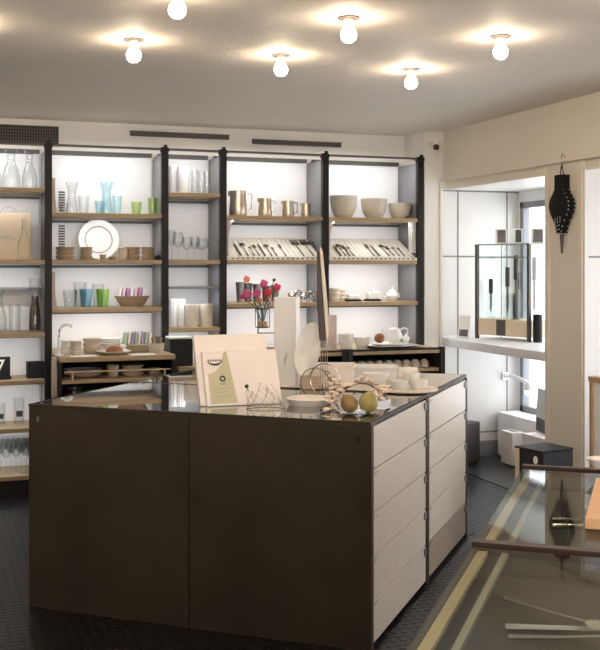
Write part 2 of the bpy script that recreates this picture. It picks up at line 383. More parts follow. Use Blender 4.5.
def stack(n, r, h, kind='cup'):
    mb = MB(); st = h/n
    for k in range(n):
        z = k*st
        mb.lathe([(.0002, z), (r*.80, z), (r*.93, z+st*.5), (r, z+st*.93), (r*.97, z+st), (.0002, z+st*.98)], seg=24)
    return mb
def wineglass(r, h):
    return MB().lathe([(.0002, 0), (r*.8, .001), (r*.75, .004), (.005, .009), (.004, h*.42), (r*.5, h*.48), (r*.95, h*.62), (r, h*.74), (r*.78, h), (r*.75, h), (r*.95, h*.74), (r*.9, h*.63), (r*.45, h*.5), (.0002, h*.47)], seg=20)

def put(name, cat, label, mbf, m, px, wpx, ytop, zs, Y, group=None, **k):
    X, r, h = item(px, wpx, ytop, zs, Y)
    return O(name, mbf(r, h, **k), m, label, cat, (X, Y, zs), 0, group)

# bay 0 ---------------------------------------------------------------
Y = 7.40
put('glass_carafe', 'carafe', 'clear glass carafe on the top shelf at far left, the middle of three', carafe, 'glass', 11, 19, 150, ZA, Y, 'carafes on the top left shelf')
put('glass_carafe', 'carafe', 'clear glass carafe on the top left shelf, next to the black post', carafe, 'glass', 29.5, 15.5, 151, ZA, Y, 'carafes on the top left shelf')
put('glass_carafe', 'carafe', 'clear glass carafe on the top shelf, cut by the left picture edge', carafe, 'glass', -7, 17, 150, ZA, Y, 'carafes on the top left shelf')
# kraft carton with carafe drawing
xa, xb = S(-22, 7.36), S(31, 7.36); hC = Z(10, 213, 7.36)-ZB
t = T('gift_carton', 'kraft cardboard carton with a drawn carafe and cord handle', 'box', ((xa+xb)/2, 7.36, ZB))
w2 = (xb-xa)/2; P('body', box(-w2, w2, 0, .14, 0, hC), 'card', t, .003)
ox_ = S(24, 7.36)-(xa+xb)/2; q = [(.012, .30), (.012, .22), (.018, .18), (.036, .13), (.040, .07), (.030, .015)]
mb = MB(); sc_ = hC/.34; mb.tube([(ox_-r_*1.0, -.001, z*sc_) for r_, z in q]+[(ox_+r_, -.001, z*sc_) for r_, z in q[::-1]], .0022, 5)
for z in (.235, .255, .275): mb.tube([(ox_-.014, -.001, z*sc_), (ox_+.014, -.001, z*sc_+.003)], .002, 5)
P('carafe_drawing', mb, 'greyink', t)
mb = MB(); mb.box(ox_-.17, ox_-.085, -.001, 0, .168*sc_, .173*sc_); mb.box(ox_-.17, ox_-.06, -.001, 0, .152*sc_, .157*sc_); P('print_lines', mb, 'greyink', t)
P('cord_handle', MB().tube([(-.0+.03+.055*math.cos(a), .07, hC+.045*math.sin(a)) for a in [PI*k/10 for k in range(11)]], .003), 'greyink', t)
# shelf 1.09
X, r, h = item(35, 13, 278, ZC, Y)
t = T('filled_carafe', 'tall glass carafe filled with dark spices and wearing a glass on top', 'carafe', (X, Y, ZC))
P('carafe_body', MB().lathe(open_prof([(r*.95, 0), (r, h*.1), (r*.9, h*.35), (r*.6, h*.6), (r*.6, h*.72)], .003)), 'glass', t)
P('contents', MB().lathe([(.0002, .012), (r*.86, .012), (r*.86, h*.25), (r*.76, h*.36), (r*.5, h*.56), (r*.5, h*.66), (.0002, h*.66)]), 'seeds', t)
P('cap_glass', MB().lathe(open_prof([(r*.75, h*.73), (r*.95, h*.99)], .003)), 'glass', t)
for k, (yt, zb) in enumerate(((317.5, 0), (304.5, 1))):
    X, r, h = item(14.5, 12, yt, ZC, Y)
    hh = h if k == 0 else h-0
    z0 = ZC if k == 0 else zlow
    hh = (Z(14.5, yt, Y)-z0)
    O('glass_jar', tumbler(r, hh-.001, .9), 'glass', 'small glass jar on the shelf beside the filled carafe, ' + ('lower of its stack' if k == 0 else 'upper of its stack'), 'jar', (X, Y, z0)); zlow = z0+hh
put('glass_carafe', 'carafe', 'glass carafe cut by the left picture edge beside the stacked jars', carafe, 'glass', -1, 16, 290, ZC, Y)
# number block and black box on .778
X = S(2, 7.34); t = T('number_block', 'black block with a white number 7', 'sign', (X, 7.34, .778))
hN = Z(2, 357, 7.34)-.778; wN = 8*dep(2, 7.34)/FPX
P('plate', box(-wN*1.2, wN, 0, .03, .02, hN), 'black', t, .003); P('foot', box(-wN*1.25, wN*1.1, -.02, .06, 0, .02), 'black', t, .002)
txt('7', hN*.85, 'paper', t, (-.012, -.001, hN*.56), (PI/2, 0, 0), 'numeral')
xa, xb = S(27.5, 7.35), S(45, 7.35); hB = Z(36, 362.5, 7.35)-.778
t = T('open_box', 'small black open box on the left shelf beside the post', 'box', ((xa+xb)/2, 7.35, .778)); w2 = (xb-xa)/2
mb = box(-w2, w2, 0, .006, 0, hB); mb.box(-w2, w2, .114, .12, 0, hB); mb.box(-w2, -w2+.006, 0, .12, 0, hB); mb.box(w2-.006, w2, 0, .12, 0, hB); mb.box(-w2, w2, 0, .12, 0, .006)
P('body', mb, 'black', t); P('contents', box(-w2+.012, w2-.012, .015, .105, .006, hB-.01), 'taupe', t)
for k, (px, wpx, yt, lb) in enumerate(((19, 11, 398, 'tall drinking glass with dark label on the second lowest left shelf'), (0, 11, 403, 'drinking glass with dark label cut by the left picture edge'))):
    X, r, h = item(px, wpx, yt, .458, Y); t = T('drinking_glass', lb, 'glass', (X, Y, .458))
    P('body', tumbler(r, h, .92), 'glass', t); P('label_band', MB().prism([( (r+.0006)*math.sin(a), -(r+.0006)*math.cos(a)) for a in [-.6+.2*i for i in range(7)]]+[((r-.001)*math.sin(a), -(r-.001)*math.cos(a)) for a in [.6-.2*i for i in range(7)]], h*.33, h*.55), 'ink', t)
k = 0
for row, Yr in enumerate((7.32, 7.46)):
    for px in (-4, 6, 16, 26, 36):
        X = S(px+row*5, Yr); k += 1
        if row and px == 36: continue
        O('wine_glass', wineglass(.037, .24), 'glass', 'clear wine glass on the lowest left shelf, %s row, %s from the left' % (('front', 'back')[row], ('first', 'second', 'third', 'fourth', 'fifth')[(k-1) % 5]), 'wine glass', (X, Yr, .142), 0, 'wine glasses on the lowest left shelf')

# bay 1, top shelf -----------------------------------------------------
Y = 7.42; z = ZD
put('glass_carafe', 'carafe', 'clear flared glass carafe left of the blue one', flare_carafe, 'glass', 72, 14, 182, z, Y)
put('drinking_glass', 'glass', 'clear tumbler right of the clear flared carafe', tumbler, 'glass', 83.5, 12, 196, z, Y)
put('drinking_glass', 'glass', 'short clear tumbler in front of the clear flared carafe', tumbler, 'glass', 64, 9, 203, z, 7.36)
put('glass_carafe', 'carafe', 'pale blue flared glass carafe on the top shelf', flare_carafe, 'blueglass', 106.5, 15, 182, z, Y)
put('drinking_glass', 'glass', 'pale blue tumbler left of the blue carafe', tumbler, 'blueglass', 100, 11, 201, z, 7.33)
put('drinking_glass', 'glass', 'pale blue tumbler right of the blue carafe', tumbler, 'blueglass', 117, 10, 196, z, 7.34)
put('drinking_glass', 'glass', 'olive green tumbler standing alone right of the blue glasses', tumbler, 'greenglass', 136.5, 11, 202, z, Y)
put('drinking_glass', 'glass', 'olive green tumbler next to the post, front of the pair', tumbler, 'greenglass', 152.5, 10, 198, z, 7.36)
put('drinking_glass', 'glass', 'olive green tumbler next to the post, rear of the pair', tumbler, 'greenglass', 158, 9, 198, z, 7.46)
# vent strip on the wall behind
xv0, xv1 = S(58.5, 7.6), S(65, 7.6)
mb = MB()
for i in range(26):
    zz = 1.60+i*.0185
    if abs(zz-1.878) > .04: mb.box(0, xv1-xv0, -.004, 0, zz-1.6, zz-1.6+.011)
O('wall_vent_strip', mb, 'slot', 'narrow vertical strip of black slots behind the left glasses', 'vent', (xv0, YB-.0125, 1.6))
# second shelf: striped brown ware
z = ZB; Y = 7.36
put('bowl_stack', 'bowls', 'stack of wide brown striped bowls at the left end', lambda r, h: stack(3, r, h), 'brown', 65, 19, 247, z, Y)
put('cup_stack', 'cups', 'stack of brown striped cups in front of the standing plate', lambda r, h: stack(3, r, h), 'brown', 86.5, 12, 247, z, Y)
X, r, h = item(98, 40, 225, z, 7.52)
t = T('standing_plate', 'large white dinner plate with grey rim line standing upright', 'plate', (X, 7.5, z)); tl = Matrix.Translation((0, 0, r)) @ Matrix.Rotation(math.radians(-12), 4, 'X') @ Matrix.Rotation(PI/2, 4, 'X')
P('plate', MB().lathe([(.0002, 0), (r*.55, 0), (r, .018), (r, .022), (r*.62, .008), (.0002, .007)], seg=40, T=tl), 'porcelain', t)
P('rim_line', MB().lathe([(r*.64, .0085), (r*.70, .0115), (r*.70, .0145), (r*.64, .0115), (r*.64, .0085)], seg=40, T=tl), 'greyink', t)
P('rim_edge', MB().lathe([(r*.97, .0205), (r*1.01, .0225), (r*1.01, .0195), (r*.97, .0185), (r*.97, .0205)], seg=40, T=tl), 'taupe', t)
put('small_cup', 'cup', 'tiny brown cup in front of the standing plate', tumbler, 'brown', 103, 7, 254.5, z, 7.30)
put('small_dish', 'dish', 'low brown dish right of the tiny cup', bowl, 'brown', 112, 8, 257, z, 7.31)
put('cup_stack', 'cups', 'stack of brown striped cups right of the standing plate', lambda r, h: stack(4, r, h), 'sand', 123, 10, 248, z, Y)
put('bowl_stack', 'bowls', 'stack of brown striped bowls, second from the right post', lambda r, h: stack(3, r, h), 'brown', 132.5, 15, 247, z, 7.39)
put('bowl_stack', 'bowls', 'stack of brown striped bowls nearest the right post', lambda r, h: stack(3, r, h), 'brown', 148, 13, 247, z, Y)
X, r, h = item(158.5, 7, 250, z, 7.36); t = T('salt_cellar', 'small black flask with glass stopper beside the post', 'flask', (X, 7.36, z)); P('body', MB().lathe([(.0002, 0), (r*1.2, 0), (r*1.2, h*.3), (r*.6, h*.45), (.0002, h*.45)]), 'black', t); P('stopper', MB().lathe([(.0002, h*.45), (r*.8, h*.5), (r*.5, h), (.0002, h)]), 'glass', t)
# third shelf
z = ZE; Y = 7.38
put('drinking_glass', 'glass', 'clear tumbler at the left end beside the bright blue one', tumbler, 'glass', 70, 15, 290, z, Y)
put('drinking_glass', 'glass', 'bright blue tumbler on the middle shelf', tumbler, 'blueglass2', 86, 14, 289, z, Y)
put('drinking_glass', 'glass', 'bright lime green tumbler on the middle shelf', tumbler, 'greenglass2', 102.5, 14, 289, z, Y)
put('drinking_glass', 'glass', 'clear tall tumbler behind the bright blue one', tumbler, 'glass', 80, 14, 282, z, 7.50)
put('drinking_glass', 'glass', 'clear tall tumbler behind the lime green one', tumbler, 'glass', 98, 13, 284, z, 7.50)
X, r, h = item(132.5, 36, 296, z, 7.36)
bw = O('serving_bowl', MB().lathe(open_prof([(r*.62, 0), (r*.66, h*.1), (r*.92, h*.8), (r, h)], .006), seg=36, sy=.6), 'brown', 'wide brown bowl holding colourful napkin packets', 'bowl', (X, 7.38, z))
def packets(px0, px1, n, ybase, ytop, Yp, lab_, grp):
    ords = ['first', 'second', 'third', 'fourth', 'fifth', 'sixth', 'seventh', 'eighth', 'ninth']
    zb = Z((px0+px1)/2, ybase, Yp); hh = Z((px0+px1)/2, ytop, Yp)-zb
    for i in range(n):
        px = px0+(px1-px0)*i/(n-1); wd = .016
        mb = MB(); mb.box(-wd/2, wd/2, -.03, .03, 0, hh*(.95+.05*(i % 2)), Matrix.Rotation(math.radians(8), 4, 'Y'))
        O('napkin_packet', mb, 'packet%d' % ((i*2+n) % 6), '%s, %s from the left' % (lab_, ords[i]), 'packet', (S(px, Yp), Yp, zb), .1, grp)
packets(118, 142, 7, 299, 287.5, 7.38, 'slim coloured napkin packet standing in the wide brown bowl', 'napkin packets in the wide bowl')
# worktop of the left cabinet (z .962)
z = .962
mb = MB(); X = S(57, 6.95); a = [(0, 0, 0), (0, 0, .12), (.004, 0, .16), (.02, 0, .19), (.045, 0, .205), (.07, 0, .20), (.085, 0, .185)]
O('curved_lamp', mb.tube(a, [.011, .010, .010, .011, .012, .013, .012], 10).lathe([(.0002, 0), (.03, 0), (.03, .006), (.0002, .006)]), 'lamp', 'white curved hook-shaped lamp at the left end of the worktop', 'lamp', (X+.012, 6.95, z))
for px, w_, yt, Yp, n, m_, lb in ((66, 10, 340, 7.05, 3, 'porcelain', 'stack of white cups behind the curved lamp'), (76, 12, 341, 6.92, 3, 'sand', 'stack of sand striped cups right of the curved lamp'),
                                   (92, 19, 338, 7.05, 3, 'sand', 'stack of sand striped bowls in the middle of the left worktop'), (110, 22, 338, 7.12, 3, 'porcelain', 'stack of white soup bowls behind the brown loaf'),
                                   (138, 25, 344, 7.08, 3, 'sand', 'stack of wide striped plates under the napkin packets')):
    put('bowl_stack', 'bowls', lb, (lambda r, h, n=n: stack(n, r, h)), m_, px, w_, yt, z, Yp)
packets(124, 148, 8, 344, 331.5, 7.08, 'slim coloured napkin packet standing on the striped plate stack', 'napkin packets on the plate stack')
X, r, h = item(114.5, 35, 350, z, 6.90); O('serving_plate', MB().lathe([(.0002, 0), (r*.6, 0), (r, .022), (r, .026), (r*.6, .007), (.0002, .006)], seg=36), 'cream', 'cream plate carrying the brown loaf', 'plate', (X, 6.92, z))
mb = MB(); mb.ball((0, 0, .018), .058, (1, .8, .55)); mb.v = [(x, y, max(zz, 0)) for x, y, zz in mb.v]
O('loaf', mb, 'biscuit', 'round brown loaf lying on the cream plate', 'bread', (S(114.5, 6.92), 6.92, z+.0075))
X, r, h = item(157, 15, 343, z, 6.95); t = T('cutlery_cup', 'striped cup full of dark-handled cutlery at the right end', 'cup', (X, 6.95, z))
P('cup', MB().lathe(open_prof([(r*.8, 0), (r*.95, h*.5), (r, h)], .004)), 'sand', t)
for i in range(7):
    a = i*.9; P('utensil', MB().tube([(r*.3*math.cos(a), r*.3*math.sin(a), .01), (r*.7*math.cos(a), r*.7*math.sin(a), h+.035+.006*(i % 3))], .005), 'darkwood' if i % 2 else 'brown', t)
for px, Yp, lb in ((84, 6.84, 'white paper place mat at the left front of the worktop'), (142, 6.84, 'white paper place mat at the right front of the worktop')):
    O('place_mat', box(-.085, .085, -.05, .07, 0, .002), 'paper', lb, 'mat', (S(px, Yp), Yp, z))
z = .815; Yp = 7.0
put('bowl_stack', 'bowls', 'two wide shallow bowls stacked behind the guard rail', lambda r, h: MB().lathe(bowlp(r, h*.6), seg=32).add(*(lambda q: (q.v, q.f))(MB().lathe([(a, b+h*.42) for a, b in bowlp(r*.96, h*.6)], seg=32))), 'cream', 83, 40, 369, z, Yp)
put('drinking_cup', 'cup', 'beige cup behind the guard rail, beside the wide bowls', lambda r, h: tumbler(r, h, .85), 'sand', 113, 12, 365, z, 6.95)
put('bowl_stack', 'bowls', 'stack of deep cream bowls behind the guard rail', lambda r, h: stack(3, r, h), 'sand', 132.5, 22, 364.5, z, 6.97)
put('cup_stack', 'cups', 'stack of two small cups at the right behind the guard rail', lambda r, h: stack(2, r, h), 'sand', 154.5, 12, 367.5, z, 6.97)
for px, w_, lb in ((75, 14, 'dark glass bowl on the lowest visible tray'),):
    put('glass_bowl', 'bowl', lb, bowl, 'glass', px, w_, 388, .66, 6.95)
X = S(55, 6.9); O('hanging_cloth', MB().prism([(-.012, 0), (.012, 0), (.018, -.10), (.016, -.25), (-.012, -.26), (-.016, -.12)], -.02, .03, Matrix.Rotation(PI/2, 4, 'X')), 'taupe', 'taupe folded cloth hanging from the side of the left cabinet', 'cloth', (CLX0-.031, 6.86, .958))

# bay 2 ------------------------------------------------------------------
z = ZF2
put('tall_vase', 'vase', 'white frosted cylinder vase at the left of the top narrow shelf', lambda r, h: tumbler(r, h, .98), 'frost', 173.5, 9, 166, z, 7.44)
put('tall_vase', 'vase', 'white frosted cylinder vase second on the top narrow shelf', lambda r, h: tumbler(r, h, .98), 'frost', 183, 11, 166, z, 7.38)
for i, px in enumerate((194.5, 201.5, 207.5)):
    put('highball_glass', 'glass', 'slim clear highball glass on the top narrow shelf, %s from the left' % ('first', 'second', 'third')[i], lambda r, h: tumbler(r, h, .9), 'glass', px, 7.5, 170+i, z, 7.40+.03*(i % 2), 'highball glasses on the narrow shelf')
z = ZB
for i, (px, w_, yt, Yp) in enumerate(((178, 12, 232, 7.40), (187, 11, 237, 7.38), (195, 10, 236, 7.47), (202, 13, 238, 7.38), (172, 8, 230, 7.48))):
    put('wine_glass', 'wine glass', 'stemmed clear glass on the narrow shelf, ' + ('second from the left', 'third from the left', 'fourth from the left', 'rightmost', 'leftmost')[i], wineglass, 'glass', px, w_, yt, z, Yp, 'stemmed glasses on the narrow shelf')
z = ZG
for i, (px, w_, Yp) in enumerate(((173, 9, 7.42), (181, 8, 7.40))):
    X, r, h = item(px, w_, 299, z, Yp); mb = MB(); pr = []
    poly = [((r*(1+.06*math.cos(12*a)))*math.cos(a), (r*(1+.06*math.cos(12*a)))*math.sin(a)) for a in [2*PI*j/72 for j in range(72)]]
    O('ribbed_vase', mb.prism(poly, 0, h), 'frost', ('left', 'right')[i] + ' of the two ribbed translucent vases on the narrow lower shelf', 'vase', (X, Yp, z))
put('white_canister', 'vase', 'plain white cylinder vase, left of the pair below the thin grey shelf', lambda r, h: tumbler(r, h, .9), 'cream', 192, 14.5, 304.5, z, 7.36)
put('white_canister', 'vase', 'plain white cylinder vase, right of the pair below the thin grey shelf', lambda r, h: tumbler(r, h, .9), 'cream', 206.5, 15, 304, z, 7.36)
z = .86; xa, xb = S(170, 7.02), S(193, 7.02); h = Z(180, 339, 7.02)-z
t = T('black_speaker', 'black boxy speaker with white top on the narrow cabinet', 'speaker', ((xa+xb)/2, 7.02, z)); w2 = (xb-xa)/2
P('body', box(-w2, w2, 0, .18, 0, h), 'black', t, .006); P('top_plate', box(-w2*.95, w2*1.0, .01, .17, h, h+.012), 'paper', t, .003)
O('white_carton', box(-.05, .05, 0, .1, 0, .16), 'paper', 'white carton behind the right side of the black speaker', 'box', (S(204, 7.15), 7.15, z))

# bay 3 -------------------------------------------------------------------
z = ZD
for i, (px, w_, yt) in enumerate(((238, 18, 191), (265, 14, 198.5), (288, 12.5, 201), (306, 10, 203.5))):
    Yp = 7.36; X, r, h = item(px, w_, yt, z, Yp)
    t = T('milk_jug', 'stainless steel milk jug, ' + ('largest of the row', 'second largest of the row', 'third largest of the row', 'smallest of the row')[i], 'jug', (X, Yp, z), 0, 'steel milk jugs')
    P('body', MB().lathe(open_prof([(r*.93, 0), (r, h*.06), (r*.96, h*.4), (r*.88, h*.8), (r*.92, h)], .002), seg=32), 'copperish', t)
    P('spout', MB().prism([(-r*.86, .012), (-r*.86, -.012), (-r*1.15, 0)], h*.78, h*1.0), 'copperish', t)
    P('handle', MB().tube([(r*.85, 0, h*.88), (r*1.55, 0, h*.9), (r*1.62, 0, h*.84), (r*1.5, 0, h*.30), (r*.95, 0, h*.24)], .004), 'chrome', t)
def rack(label, b_):
    x0, x1 = XP[b_]+.03, XP[b_+1]-.03
    t = T('cutlery_rack', label, 'rack', ((x0+x1)/2, YF+.02, ZB)); w2 = (x1-x0)/2
    th = math.atan2(.155, .32); ln = .355
    Tm = Matrix.Translation((0, 0, .012)) @ Matrix.Rotation(th, 4, 'X')
    P('board', MB().box(-w2, w2, 0, ln, -.008, .0, Tm), 'slat', t)
    mb = MB(); n = 19
    for i in range(n):
        x = -w2+.02+(2*w2-.04)*i/(n-1); mb.box(x-.014, x+.014, .02, ln, .0, .003, Tm)
    P('slats', mb, 'slat', t)
    P('front_lip', box(-w2, w2, -.016, .0, -.0, .02), 'slat', t)
    mb = MB()
    for i in range(n-1):
        x = -w2+.02+(2*w2-.04)*(i+.5)/(n-1); mb.box(x-.008, x+.008, -.0165, -.0155, .008, .017)
    P('slots', mb, 'slot', t)
    mb = MB()
    P('base_board', box(-w2, w2, -.014, .35, -.03, 0), 'plank', t)
    for s in (-1, 1): P('end_cheek', MB().prism([(0, 0), (.34, 0), (.34, .16), (0, .012)], -.004, .004, Matrix.Translation((s*w2, 0, 0)) @ Matrix.Rotation(PI/2, 4, 'Z') @ Matrix.Rotation(PI/2, 4, 'X')), 'slat', t)
    return (x0+x1)/2, Tm
def spoon(l, hw):
    mb = MB(); mb.tube([(0, .0, .006), (0, l*.35, .004), (0, l*.72, .006)], [.0055, .0035, .003], 6); mb.ball((0, l*.72+hw*1.25, .008), hw, (1, 1.45, .3), 12); return mb
def fork(l, hw):
    mb = MB(); mb.tube([(0, 0, .006), (0, l*.35, .004), (0, l*.7, .006)], [.0055, .0035, .003], 6); mb.box(-hw, hw, l*.7, l*.8, .004, .007)
    for k in range(4): x = -hw+hw*2*(k+.5)/4; mb.box(x-hw*.14, x+hw*.14, l*.8, l, .004, .007)
    return mb
def knife(l, hw):
    mb = MB(); mb.tube([(0, 0, .007), (0, l*.45, .006)], [.0075, .006], 8); mb.prism([(-hw*.5, l*.45), (hw*.5, l*.45), (hw*.6, l*.85), (hw*.1, l), (-hw*.5, l*.97)], .005, .008); return mb
ORD = ['leftmost', 'second from the left', 'third from the left', 'fourth from the left', 'fifth from the left', 'sixth from the left', 'seventh from the left', 'eighth from the left', 'ninth from the left', 'tenth from the left', 'rightmost']
def lay(cx, Tm, specs, where):
    for i, (px, kind, l, hw) in enumerate(specs):
        x = S(px, YF+.05)-cx
        mb = {'spoon': spoon, 'fork': fork, 'knife': knife}[kind](l, hw)
        T2 = Tm @ Matrix.Translation((x, .03, .0065)); mb.v = [tuple(T2 @ Vector(p)) for p in mb.v]
        base = mb.v[0]; mb.v = [(a-base[0], b-base[1], c-base[2]) for a, b, c in mb.v]
        od = ORD[i] if i < len(specs)-1 else 'rightmost'
        O({'spoon': 'table_spoon', 'fork': 'table_fork', 'knife': 'table_knife'}[kind], mb, 'silver', 'steel %s on the %s, %s piece' % (kind, where, od), kind, (cx+base[0], YF+.02+base[1], ZB+base[2]), 0, 'cutlery on the '+where)
cx, Tm = rack('slatted cream cutlery rack below the steel jugs', 3)
lay(cx, Tm, [(240.5, 'knife', .20, .016), (248, 'spoon', .21, .022), (254, 'spoon', .15, .014), (259, 'fork', .18, .012), (264.5, 'knife', .19, .014), (271.5, 'spoon', .19, .020), (276.5, 'spoon', .14, .014), (285.5, 'fork', .19, .010), (303, 'fork', .27, .032), (313, 'fork', .28, .032), (320, 'spoon', .26, .026)], 'left slanted rack')
cx, Tm = rack('slatted cream cutlery rack below the three beige bowls', 4)
lay(cx, Tm, [(340.5, 'knife', .17, .017), (345.5, 'spoon', .20, .022), (349.5, 'fork', .18, .014), (353.5, 'spoon', .15, .016), (374, 'fork', .20, .014), (379, 'knife', .19, .015), (389, 'spoon', .20, .020), (393.5, 'fork', .17, .014), (399, 'spoon', .16, .015), (404, 'spoon', .15, .013)], 'right slanted rack')
z = ZH
for i, (px, w_, yt, Yp) in enumerate(((240, 9, 282, 7.38), (248, 9, 283, 7.44), (257, 9, 284, 7.40), (266, 9, 286, 7.46), (275, 9, 285, 7.40))):
    put('pewter_beaker', 'beaker', 'dark pewter beaker on the shelf behind the flowers, %s' % ORD[i], lambda r, h: tumbler(r, h, .7), 'silver', px, w_, yt, z, Yp, 'pewter beakers behind the flowers')
for i, (px, Yp) in enumerate(((292, 7.36), (298, 7.45), (304, 7.36), (311, 7.40), (316, 7.46))):
    mb = MB(); rr = random.Random(i)
    for k in range(3):
        a = rr.random()*6; R_ = .028
        mb.tube([(R_*math.cos(q), R_*math.sin(q)*math.cos(a), .034+R_*math.sin(q)*math.sin(a)+.012*k) for q in [2*PI*j/16 for j in range(16)]], .0045, 5, True)
    mb.lathe([(.0002, 0), (.03, 0), (.03, .008), (.0002, .008)]); mb.tube([(0, 0, 0), (0, 0, .035)], .006)
    O('napkin_ring_stand', mb, 'chrome', 'little stand of tangled chrome rings on the shelf, %s of five' % ORD[i], 'rings', (S(px, Yp), Yp, z), 0, 'chrome ring stands')
# bay 4 --------------------------------------------------------------------
z = ZD
for px, w_, yt, lb in ((343.5, 28, 196, 'largest of three beige mixing bowls, beside the post'), (374, 27, 199, 'middle of three beige mixing bowls'), (399.5, 23, 203.5, 'smallest of three beige mixing bowls, at the right')):
    put('mixing_bowl', 'bowl', lb, tub, 'beigebowl', px, w_, yt, z, 7.40, 'beige mixing bowls')
O('dark_bowl', MB().lathe(open_prof([(.04, 0), (.06, .05), (.062, .085)], .006)), 'cube', 'dark brown bowl half hidden behind the smallest beige bowl', 'bowl', (S(412.5, 7.45)-.015, 7.47, z))
xh = S(413, 7.28); ph = T('hanging_towel', 'white cloth hanging under the upper right shelf', 'towel', (xh, 7.28, Z(413, 222, 7.28)))
hh = Z(413, 222, 7.28)-Z(413, 253, 7.28); mb = MB(); n = 8
poly = [(-.035+.07*i/n, .008*math.sin(i*1.8)) for i in range(n+1)]; poly = poly+[(x, y+.006) for x, y in poly[::-1]]
P('cloth', mb.prism(poly, -hh, 0), 'paper', ph)
z = ZH
for i, (px, yt, Yp) in enumerate(((334, 288, 7.36), (341, 289.5, 7.42))):
    put('cup_stack', 'cups', ('left', 'right')[i]+' stack of beige beakers beside the post on the sugar bowl shelf', lambda r, h: stack(3, r, h), 'cream', px, 13, yt, z, Yp)
for px, lb, hh in ((352.5, 'low white box on a dark foot, left of the pair', .055), (372.5, 'white covered box on a dark foot, right of the pair', .075)):
    X = S(px, 7.36); t = T('butter_dish', lb, 'dish', (X, 7.36, z)); P('base', box(-.055, .055, -.045, .045, 0, .014), 'black', t, .003); P('lid', box(-.045, .045, -.038, .038, .014, hh), 'porcelain', t, .01)
    if hh > .06: P('knob', MB().ball((0, 0, hh+.008), .012), 'porcelain', t)
X, r, h = item(392, 13, 287, z, 7.36); t = T('sugar_bowl', 'round white lidded sugar bowl on the shelf above the teapot', 'bowl', (X, 7.36, z))
P('body', MB().lathe([(.0002, 0), (r*.5, 0), (r*.6, h*.05), (r, h*.35), (r*.95, h*.5), (r*.5, h*.66), (.0002, h*.66)]), 'porcelain', t); P('lid', MB().lathe([(.0002, h*.6), (r*.6, h*.62), (r*.3, h*.82), (r*.12, h*.85), (r*.22, h*.93), (.0002, h)]), 'porcelain', t)
for s in (-1, 1): P('handle', MB().tube([(s*r*.9, 0, h*.5), (s*r*1.3, 0, h*.5), (s*r*1.25, 0, h*.28), (s*r*.95, 0, h*.28)], .005), 'porcelain', t)
# right worktop .95
z = .95
O('slate_mat', box(-.19, .19, -.13, .13, 0, .004), 'black', 'black slate mat under the white plates on the right worktop', 'mat', (S(392, 6.98), 6.98, z))
X = S(388, 6.96); r = .19
O('dinner_plate', MB().lathe([(.0002, 0), (r*.6, 0), (r, .018), (r, .022), (r*.62, .007), (.0002, .006)], seg=40), 'porcelain', 'large white plate under the coffee pot', 'plate', (X, 6.96, z+.004))
O('dinner_plate', MB().lathe([(.0002, 0), (r*.5, 0), (r*.72, .016), (r*.72, .02), (r*.52, .007), (.0002, .006)], seg=40), 'porcelain', 'smaller white plate lying on the large plate', 'plate', (X, 6.96, z+.0155))
X, r, h = item(393, 17, 326, z+.03, 6.98)
t = T('coffee_pot', 'white porcelain pot with domed lid and curved handle', 'teapot', (S(394, 6.99), 6.99, z+.034)); h = Z(394, 325, 6.99)-z-.034
P('body', MB().lathe([(.0002, 0), (r*.55, 0), (r*.62, h*.04), (r*.95, h*.3), (r*1.0, h*.42), (r*.78, h*.66), (r*.72, h*.76), (.0002, h*.76)], seg=32), 'porcelain', t)
P('lid', MB().lathe([(.0002, h*.74), (r*.74, h*.76), (r*.5, h*.86), (r*.14, h*.9), (r*.2, h*.95), (.0002, h)]), 'porcelain', t)
P('spout', MB().tube([(-r*.8, 0, h*.3), (-r*1.3, 0, h*.5), (-r*1.5, 0, h*.75)], [.016, .011, .008], 10), 'porcelain', t)
P('handle', MB().tube([(r*.7, 0, h*.68), (r*1.2, 0, h*.82), (r*1.75, 0, h*.75), (r*1.8, 0, h*.55), (r*1.4, 0, h*.35), (r*.95, 0, h*.25)], .007, 8), 'porcelain', t)
mb = MB(); mb.ball((0, 0, .038), .038, (1, 1, .95)); O('round_biscuit', mb, 'biscuit', 'round brown bun on the white plate beside the pot', 'bread', (S(379.5, 6.90), 6.90, z+.0375))
mb = MB(); mb.ball((0, 0, .03), .03, (.9, .9, 1)); O('white_egg', mb, 'porcelain', 'small white egg at the foot of the pot', 'egg', (S(406, 6.90)-.006, 6.885, z+.0375))
for px, w_, lb in ((346, 16, 'white cup with handle at the left of the right worktop'), (362, 17, 'white low bowl between the cup and the plates')):
    X, r, h = item(px, w_, 334 if px == 346 else 337, z, 6.98); t = T('white_cup', lb, 'cup', (X, 6.98, z))
    P('body', MB().lathe(open_prof([(r*.6, 0), (r*.9, h*.5), (r, h)], .004)), 'porcelain', t)
    if px == 346: P('handle', MB().tube([(-r*.9, 0, h*.8), (-r*1.5, 0, h*.75), (-r*1.4, 0, h*.35), (-r*.8, 0, h*.3)], .004), 'porcelain', t)
O('paper_card', box(-.036, .036, 0, .012, 0, .24), 'pinkpaper', 'pinkish card standing beside the post on the middle cabinet', 'card', (S(332, 7.05), 7.05, .95))
# cups upside down on the lower right shelf
for i in range(9):
    px = 340+i*10.2 if False else 352+i*9.0; Yp = 6.93; X = S(px, Yp)
    t = T('coffee_cup', 'upturned cream cup on the shelf under the teapot, %s' % (ORD[i] if i < 8 else 'rightmost'), 'cup', (X, Yp, .81), 0, 'upturned cups')
    P('body', MB().lathe([(.0002, .052), (.02, .052), (.021, .047), (.033, .03), (.038, 0), (.036, 0), (.030, .028), (.0002, .044)], seg=20), 'cream', t)
    P('handle', MB().tube([(.034, 0, .012), (.05, 0, .014), (.05, 0, .036), (.028, 0, .038)], .003), 'cream', t)
